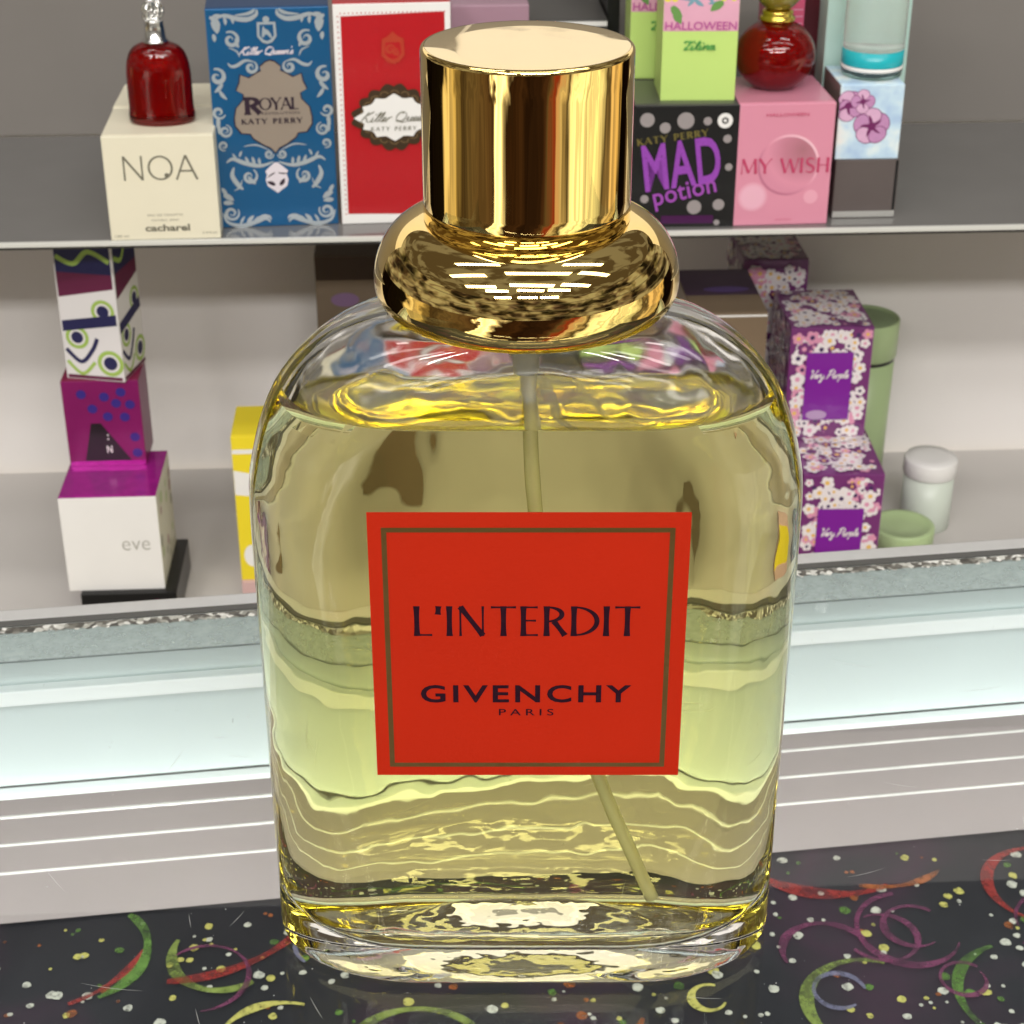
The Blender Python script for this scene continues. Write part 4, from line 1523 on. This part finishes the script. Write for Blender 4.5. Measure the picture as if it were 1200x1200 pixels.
obj('cap', bm, m_silver, t, True)
m_tealcard = mat('pale_teal_card', (.50, .70, .64), .35, noise=.05, nscale=40)
carton('perfume_box', 'pale teal carton standing behind the frosted bottle', 'box', .2095, .0640, .050, .035, .150, SHZ, m_tealcard, 0, 'boxes on the upper shelf')

# ------------------------------------------------------------------ lower shelf, left
m_eve_side = mat('dotted_side_card', (.66, .66, .60), .4)
t = carton('perfume_box', 'flat black carton with a magenta dot at the bottom of the left stack', 'box', -.2460, -.0045, .0600, .070, .0218, LOZ, m_black, 0, 'boxes on the lower shelf')
k = Ink()
k.disc(.0175, .0128, .0042, 0, 24)
k.build('magenta_dot', mat('magenta_dot_ink', (.36, .02, .16), .4), t, front_of(.070))
w_, d, h = .0600, .0640, .0660
EZ = LOZ + .0220
m_magtop = mat('magenta_foil', (.42, .015, .30), .18, metal=.35, coat=.5, noise=.3, nscale=120)
m_wine = mat('wine_card', (.22, .012, .06), .35)
t = carton('perfume_box', 'white carton with magenta lid and grey lower case letters in the left stack', 'box', -.2535, .0, w_, d, h, EZ, (m_whitecard, m_eve_side, m_magtop), 0, 'boxes on the lower shelf')
f = Face(t, w_, d, h, (62, 580), (180, 578), (80, 690), (194, 687))
k = Ink()
p = f(143, 641)
k.text('eve', p[0] - .0005, p[1], f(176, 638)[0] - p[0], 13 * f.sc(), bold=-.012)
k.build('lettering', mat('pale_grey_ink', (.36, .35, .31), .4), t, front_of(d))
k = Ink()
rs = random.Random(5)
for i in range(16):
    k.disc(rs.uniform(-.027, .027), rs.uniform(.006, .060), rs.uniform(.0025, .0045), i % 3, 18, .9)
k.build('side_dots', [mat('pale_green_dot', (.45, .55, .33), .4), mat('mauve_dot', (.42, .26, .30), .4), mat('grey_dot', (.33, .34, .30), .4)], t,
        lambda x, y, z, w_=w_: Vector((w_ / 2 + .00012 - y, x, z)))
m_spotcard = mat('plum_card', (.20, .008, .10), .35, noise=.2, nscale=30)
m_spot = mat('blue_spot_ink', (.035, .02, .20), .4)
w2, d2, h2 = .0480, .0340, .0590
t = carton('perfume_box', 'plum carton with dark blue spots standing on the white carton', 'box', -.2582, .0452 - .002, w2, d2, h2, EZ + h + .0001, (m_spotcard, m_spotcard, m_wine), 0, 'boxes on the lower shelf')
k = Ink()
for x, z in ((.0125, .051), (.009, .0435), (.0175, .0425), (.0135, .034), (.0185, .020), (.019, .009), (.002, .048), (-.006, .040), (.003, .0345), (-.012, .05)):
    k.disc(x, z, .0031, 0, 20)
k.poly([(-.014, .004), (.015, .004), (-.002, .030), (-.008, .030)], 1)
k.rect(-.0235, .0004, .0235, .0038, 2)
p = (-.006, .008)
k.build('spots', [m_spot, m_black, m_magtop], t, front_of(d2))
k = Ink()
k.text('N', .0002, .0095, .0034, .005, bold=.02)
k.text(':', .0012, .0185, .0010, .004, bold=.02)
k.build('lettering', m_whitecard, t, lambda x, y, z: front_of(d2)(x, y - .0003, z))
m_patside = mat('white_pattern_card', (.72, .70, .70), .4)
w3, d3, h3 = .0380, .0360, .0930
t = carton('perfume_box', 'white carton with navy and green rings on top of the left stack', 'box', -.2600, .0440, w3, d3, h3, EZ + h + h2 + .0002, m_patside, -14, 'boxes on the lower shelf')
for nm, mp_ in (('front_pattern', front_of(d3)), ('side_pattern', lambda x, y, z: Vector((w3 / 2 + .00012 - y, x * .93, z)))):
    k = Ink()
    for (x, z, r_) in ((.0095, .046, .0075), (.011, .012, .0085), (-.009, .028, .0075)):
        k.disc(x, z, r_, 1, 28)
        k.disc(x, z, r_ * .70, 0, 24)
        k.disc(x, z, r_ * .52, 2, 24)
    for (z, hh_, mi) in ((.0345, .0070, 2),):
        k.poly([(-.0178, z - .003), (.0178, z + .003), (.0178, z + hh_ + .003), (-.0178, z + hh_ - .003)] if z < .08 else [(-.0178, z), (.0178, z), (.0178, z + hh_), (-.0178, z + hh_)], mi)
    k.rect(-.0178, .0008, .0178, .0030, 3)
    k.rect(-.0178, .0700, .0178, .0925, 2)
    k.poly([(-.0178, .0540), (.0178, .0610), (.0178, .0700), (-.0178, .0700)], 3)
    k.ribbon(smooth_path([(-.017, .020), (-.008, .012), (.000, .020), (.004, .028)]), .0026, 2)
    k.ribbon(smooth_path([(-.017, .012), (-.008, .004), (.001, .012)]), .0022, 1)
    k.ribbon(smooth_path([(-.017, .080), (-.006, .076), (.004, .084), (.017, .078)]), .0030, 1)
    k.build(nm, [m_patside, mat('lime_ring_ink', (.34, .50, .10), .4), mat('navy_ink', (.012, .012, .075), .4), mat('dark_wine_ink', (.12, .01, .05), .4)], t, mp_)

# yellow carton on a pink one, brown carton at the wall
m_yellow = mat('yellow_card', (.82, .66, .03), .38, noise=.04, nscale=30)
m_palepink = mat('dusty_pink_card', (.60, .40, .38), .4)
m_brown = mat('brown_card', (.16, .12, .085), .45, noise=.06)
m_darkbrown = mat('dark_brown_card', (.035, .016, .010), .45)
carton('perfume_box', 'dusty pink flat carton under the yellow carton left of the big bottle', 'box', -.1475, .018, .060, .05, .0150, LOZ, m_palepink, 0, 'boxes on the lower shelf')
t = carton('perfume_box', 'yellow carton with white patches seen beside the left edge of the big bottle', 'box', -.1475, .020, .060, .045, .1025, LOZ + .0152, m_yellow, 0, 'boxes on the lower shelf')
k = Ink()
k.poly([(-.0297, .062), (.0297, .054), (.0297, .066), (-.0297, .079)], 0)
k.rect(-.0297, .0905, .0297, .0935, 0)
k.disc(-.0215, .018, .008, 0, 28, .7)
k.disc(-.012, .048, .003, 1, 20)
k.disc(.01, .03, .012, 0, 28)
k.build('white_patches', [m_whitecard, m_olive_ink], t, front_of(.045))
t = carton('perfume_box', 'tall brown carton with a violet oval against the back wall', 'box', -.0930, .150, .070, .06, .187, LOZ, (m_brown, m_brown, m_brown), 0, 'boxes on the lower shelf')
k = Ink()
k.rect(-.0346, .1700, .0346, .1866, 0)
k.disc(-.0155, .1560, .0050, 1, 32, 1.9)
k.build('violet_oval', [m_darkbrown, mat('violet_oval_ink', (.20, .12, .24), .4)], t, front_of(.06))

# ------------------------------------------------------------------ lower shelf, right
m_tan = mat('tan_card', (.19, .135, .085), .45, noise=.08, nscale=60)
m_dplum = mat('dark_plum_card', (.045, .018, .05), .4)
t = carton('perfume_box', 'tall tan carton with a dark violet lid right of the gold collar', 'box', .1350, .048, .048, .078, .1815, LOZ, (m_tan, m_tan, m_tan), 0, 'boxes on the lower shelf')
k = Ink()
k.rect(-.0236, -.008, .0236, .0382, 0)
k.disc(.004, .002, .0050, 1, 28, 3.0)
k.build('lid_print', [m_dplum, mat('violet_print', (.10, .05, .22), .4)], t, top_of(.1815))
k = Ink()
k.rect(-.0236, .1790, .0236, .1803, 0)
k.build('pale_line', m_whitecard, t, front_of(.078))

m_fbase = mat('plum_print_ground', (.17, .03, .16), .4, coat=.8, bump=.25, bscale=90)
m_fl_w = mat('white_flower_ink', (.80, .74, .76), .4, coat=.8, bump=.25, bscale=90)
m_fl_p = mat('pink_flower_ink', (.70, .30, .45), .4, coat=.8, bump=.25, bscale=90)
m_fl_y = mat('ochre_flower_ink', (.78, .48, .12), .4, coat=.8, bump=.25, bscale=90)
m_fl_d = mat('navy_flower_ink', (.05, .02, .10), .4, coat=.8, bump=.25, bscale=90)
m_panelp = mat('violet_panel_ink', (.20, .012, .30), .35, coat=.8, bump=.25, bscale=90)
m_sheen_ink = mat('painted_lilac_sheen', (.45, .30, .50), .3)  # sheen on the violet panel, painted as a pale oval
FLM = [m_fl_w, m_fl_p, m_fl_y, m_fl_d, m_fbase]


def flowers(k, x0, z0, x1, z1, n_, seed):
    rs = random.Random(seed)
    for i in range(n_):
        r_ = rs.uniform(.0028, .0050)
        x, z = rs.uniform(x0 + r_, x1 - r_), rs.uniform(z0 + r_, z1 - r_)
        mi = rs.choice((0, 0, 0, 0, 0, 0, 1, 4))
        a0 = rs.random() * 6
        for j in range(5):
            a = a0 + 2 * PI * j / 5
            k.disc(x + .58 * r_ * math.cos(a), z + .58 * r_ * math.sin(a), .43 * r_, mi, 10, 1.0, a)
        k.disc(x, z, .34 * r_, rs.choice((2, 2, 1, 3)), 8)


def floral(label, u, v, w_, d, h, z, rot, seed, panel, txt):
    t = carton('floral_perfume_box', label, 'box', u, v, w_, d, h, z, m_fbase, rot, 'floral printed boxes')
    k = Ink()
    k.step = 8e-7
    flowers(k, -w_ / 2 + .0003, .0005, w_ / 2 - .0003, h - .0005, int(h * 2000), seed)
    k.build('front_flowers', FLM, t, front_of(d))
    k = Ink()
    k.step = 8e-7
    flowers(k, -w_ / 2 + .0003, -d / 2 + .0005, w_ / 2 - .0003, d / 2 - .0005, int(d * 2000), seed + 1)
    k.build('lid_flowers', FLM, t, top_of(h))
    k = Ink()
    k.step = 8e-7
    flowers(k, -d / 2 + .0005, .0005, d / 2 - .0005, h - .0005, int(h * 1300), seed + 2)
    k.build('side_flowers', FLM, t, lambda x, y, z: Vector((-w_ / 2 - .00012 + y, x, z)))
    if panel:
        px0, pz0, px1, pz1 = panel
        k = Ink()
        k.rect(px0, pz0, px1, pz1, 0)
        if txt == 2:
            k.disc((px0 + px1) / 2 - .006, pz0 + .0035, .0034, 1, 20, 2.0)
        k.build('violet_panel', [m_panelp, m_sheen_ink], t, lambda x, y, z: front_of(d)(x, y - .0012, z))
        k = Ink()
        k.script('Very Purple', px0 + .0020, pz0 + (pz1 - pz0) * .62, (px1 - px0) * .84, .0028, .0007, 0, .3)
        k.build('lettering', m_fl_w, t, lambda x, y, z: front_of(d)(x, y - .0014, z))
    return t


h1 = -.1060 - LOZ
floral('floral carton with violet panel, the lower one of the right hand pair', .2045, .0, .0515, .122, h1, LOZ, -2, 21, (-.0150, h1 - .075, .0142, h1 - .0235), 1)
floral('floral carton with violet panel standing on top of the other floral one', .2022, .0535, .0530, .066, .0770, LOZ + h1 + .0002, -1, 31, (-.0155, .0135, .0145, .0605), 2)
floral('shaded floral carton at the back beside the tan carton', .1800, .134, .044, .06, .1845, LOZ, 0, 41, None, 0)

m_can = mat('sage_green_tin', (.40, .52, .27), .35, noise=.03, nscale=20)
m_canlid = mat('sage_green_lid', (.30, .41, .22), .35)
t = thing('green_canister', 'tall sage green canister with a black band near its top', 'canister', S(.2535, .168, LOZ + .0001), SHY)
CH = -.0680 - LOZ
bm = bmesh.new()
add_lathe(bm, [(.0205, 0), (.0215, .0008), (.0222, CH - .030)], 64, cap0=True, cap1=True)
obj('tin', bm, m_can, t, True)
bm = bmesh.new()
add_lathe(bm, [(.0221, CH - .0299), (.0221, CH - .0272)], 64, cap0=True, cap1=True)
obj('black_band', bm, m_black, t, False)
bm = bmesh.new()
add_lathe(bm, [(.0226, CH - .0271), (.0232, CH - .0265), (.0234, CH - .0008), (.0228, CH), (.0215, CH), (.0208, CH - .0016), (.006, CH - .0016)], 64, cap0=True, cap1=True)
lid = obj('lid', bm, m_can, t, True)
bm = bmesh.new()
add_lathe(bm, [(.0207, CH - .0015), (.0195, CH - .0012), (.008, CH - .0011)], 64, cap0=True, cap1=True)
obj('lid_inset', bm, m_canlid, lid, False)
t = thing('white_jar', 'small white round jar behind the low green tin', 'jar', S(.2900, .1000, LOZ + .0001), SHY)
bm = bmesh.new()
add_lathe(bm, [(.0160, 0), (.0172, .001), (.0172, .0400)], 64, cap0=True, cap1=True)
obj('jar_body', bm, mat('pale_jar', (.62, .68, .60), .35), t, True)
bm = bmesh.new()
add_lathe(bm, [(.0176, .0401), (.0182, .0412), (.0182, .0510), (.0172, .0525), (.010, .0530)], 64, cap0=True, cap1=True)
obj('lid', bm, m_whitecard, t, True)
t = thing('low_green_tin', 'low sage green tin right of the lower floral carton', 'tin', S(.2570, .0400, LOZ + .0001), SHY)
bm = bmesh.new()
add_lathe(bm, [(.0195, 0), (.0205, .001), (.0205, .0200)], 64, cap0=True, cap1=True)
obj('tin_body', bm, m_canlid, t, True)
bm = bmesh.new()
add_lathe(bm, [(.0208, .0201), (.0212, .0208), (.0212, .0320), (.0205, .0330), (.018, .0330), (.0172, .0322), (.006, .0320)], 64, cap0=True, cap1=True)
obj('lid', bm, m_can, t, True)
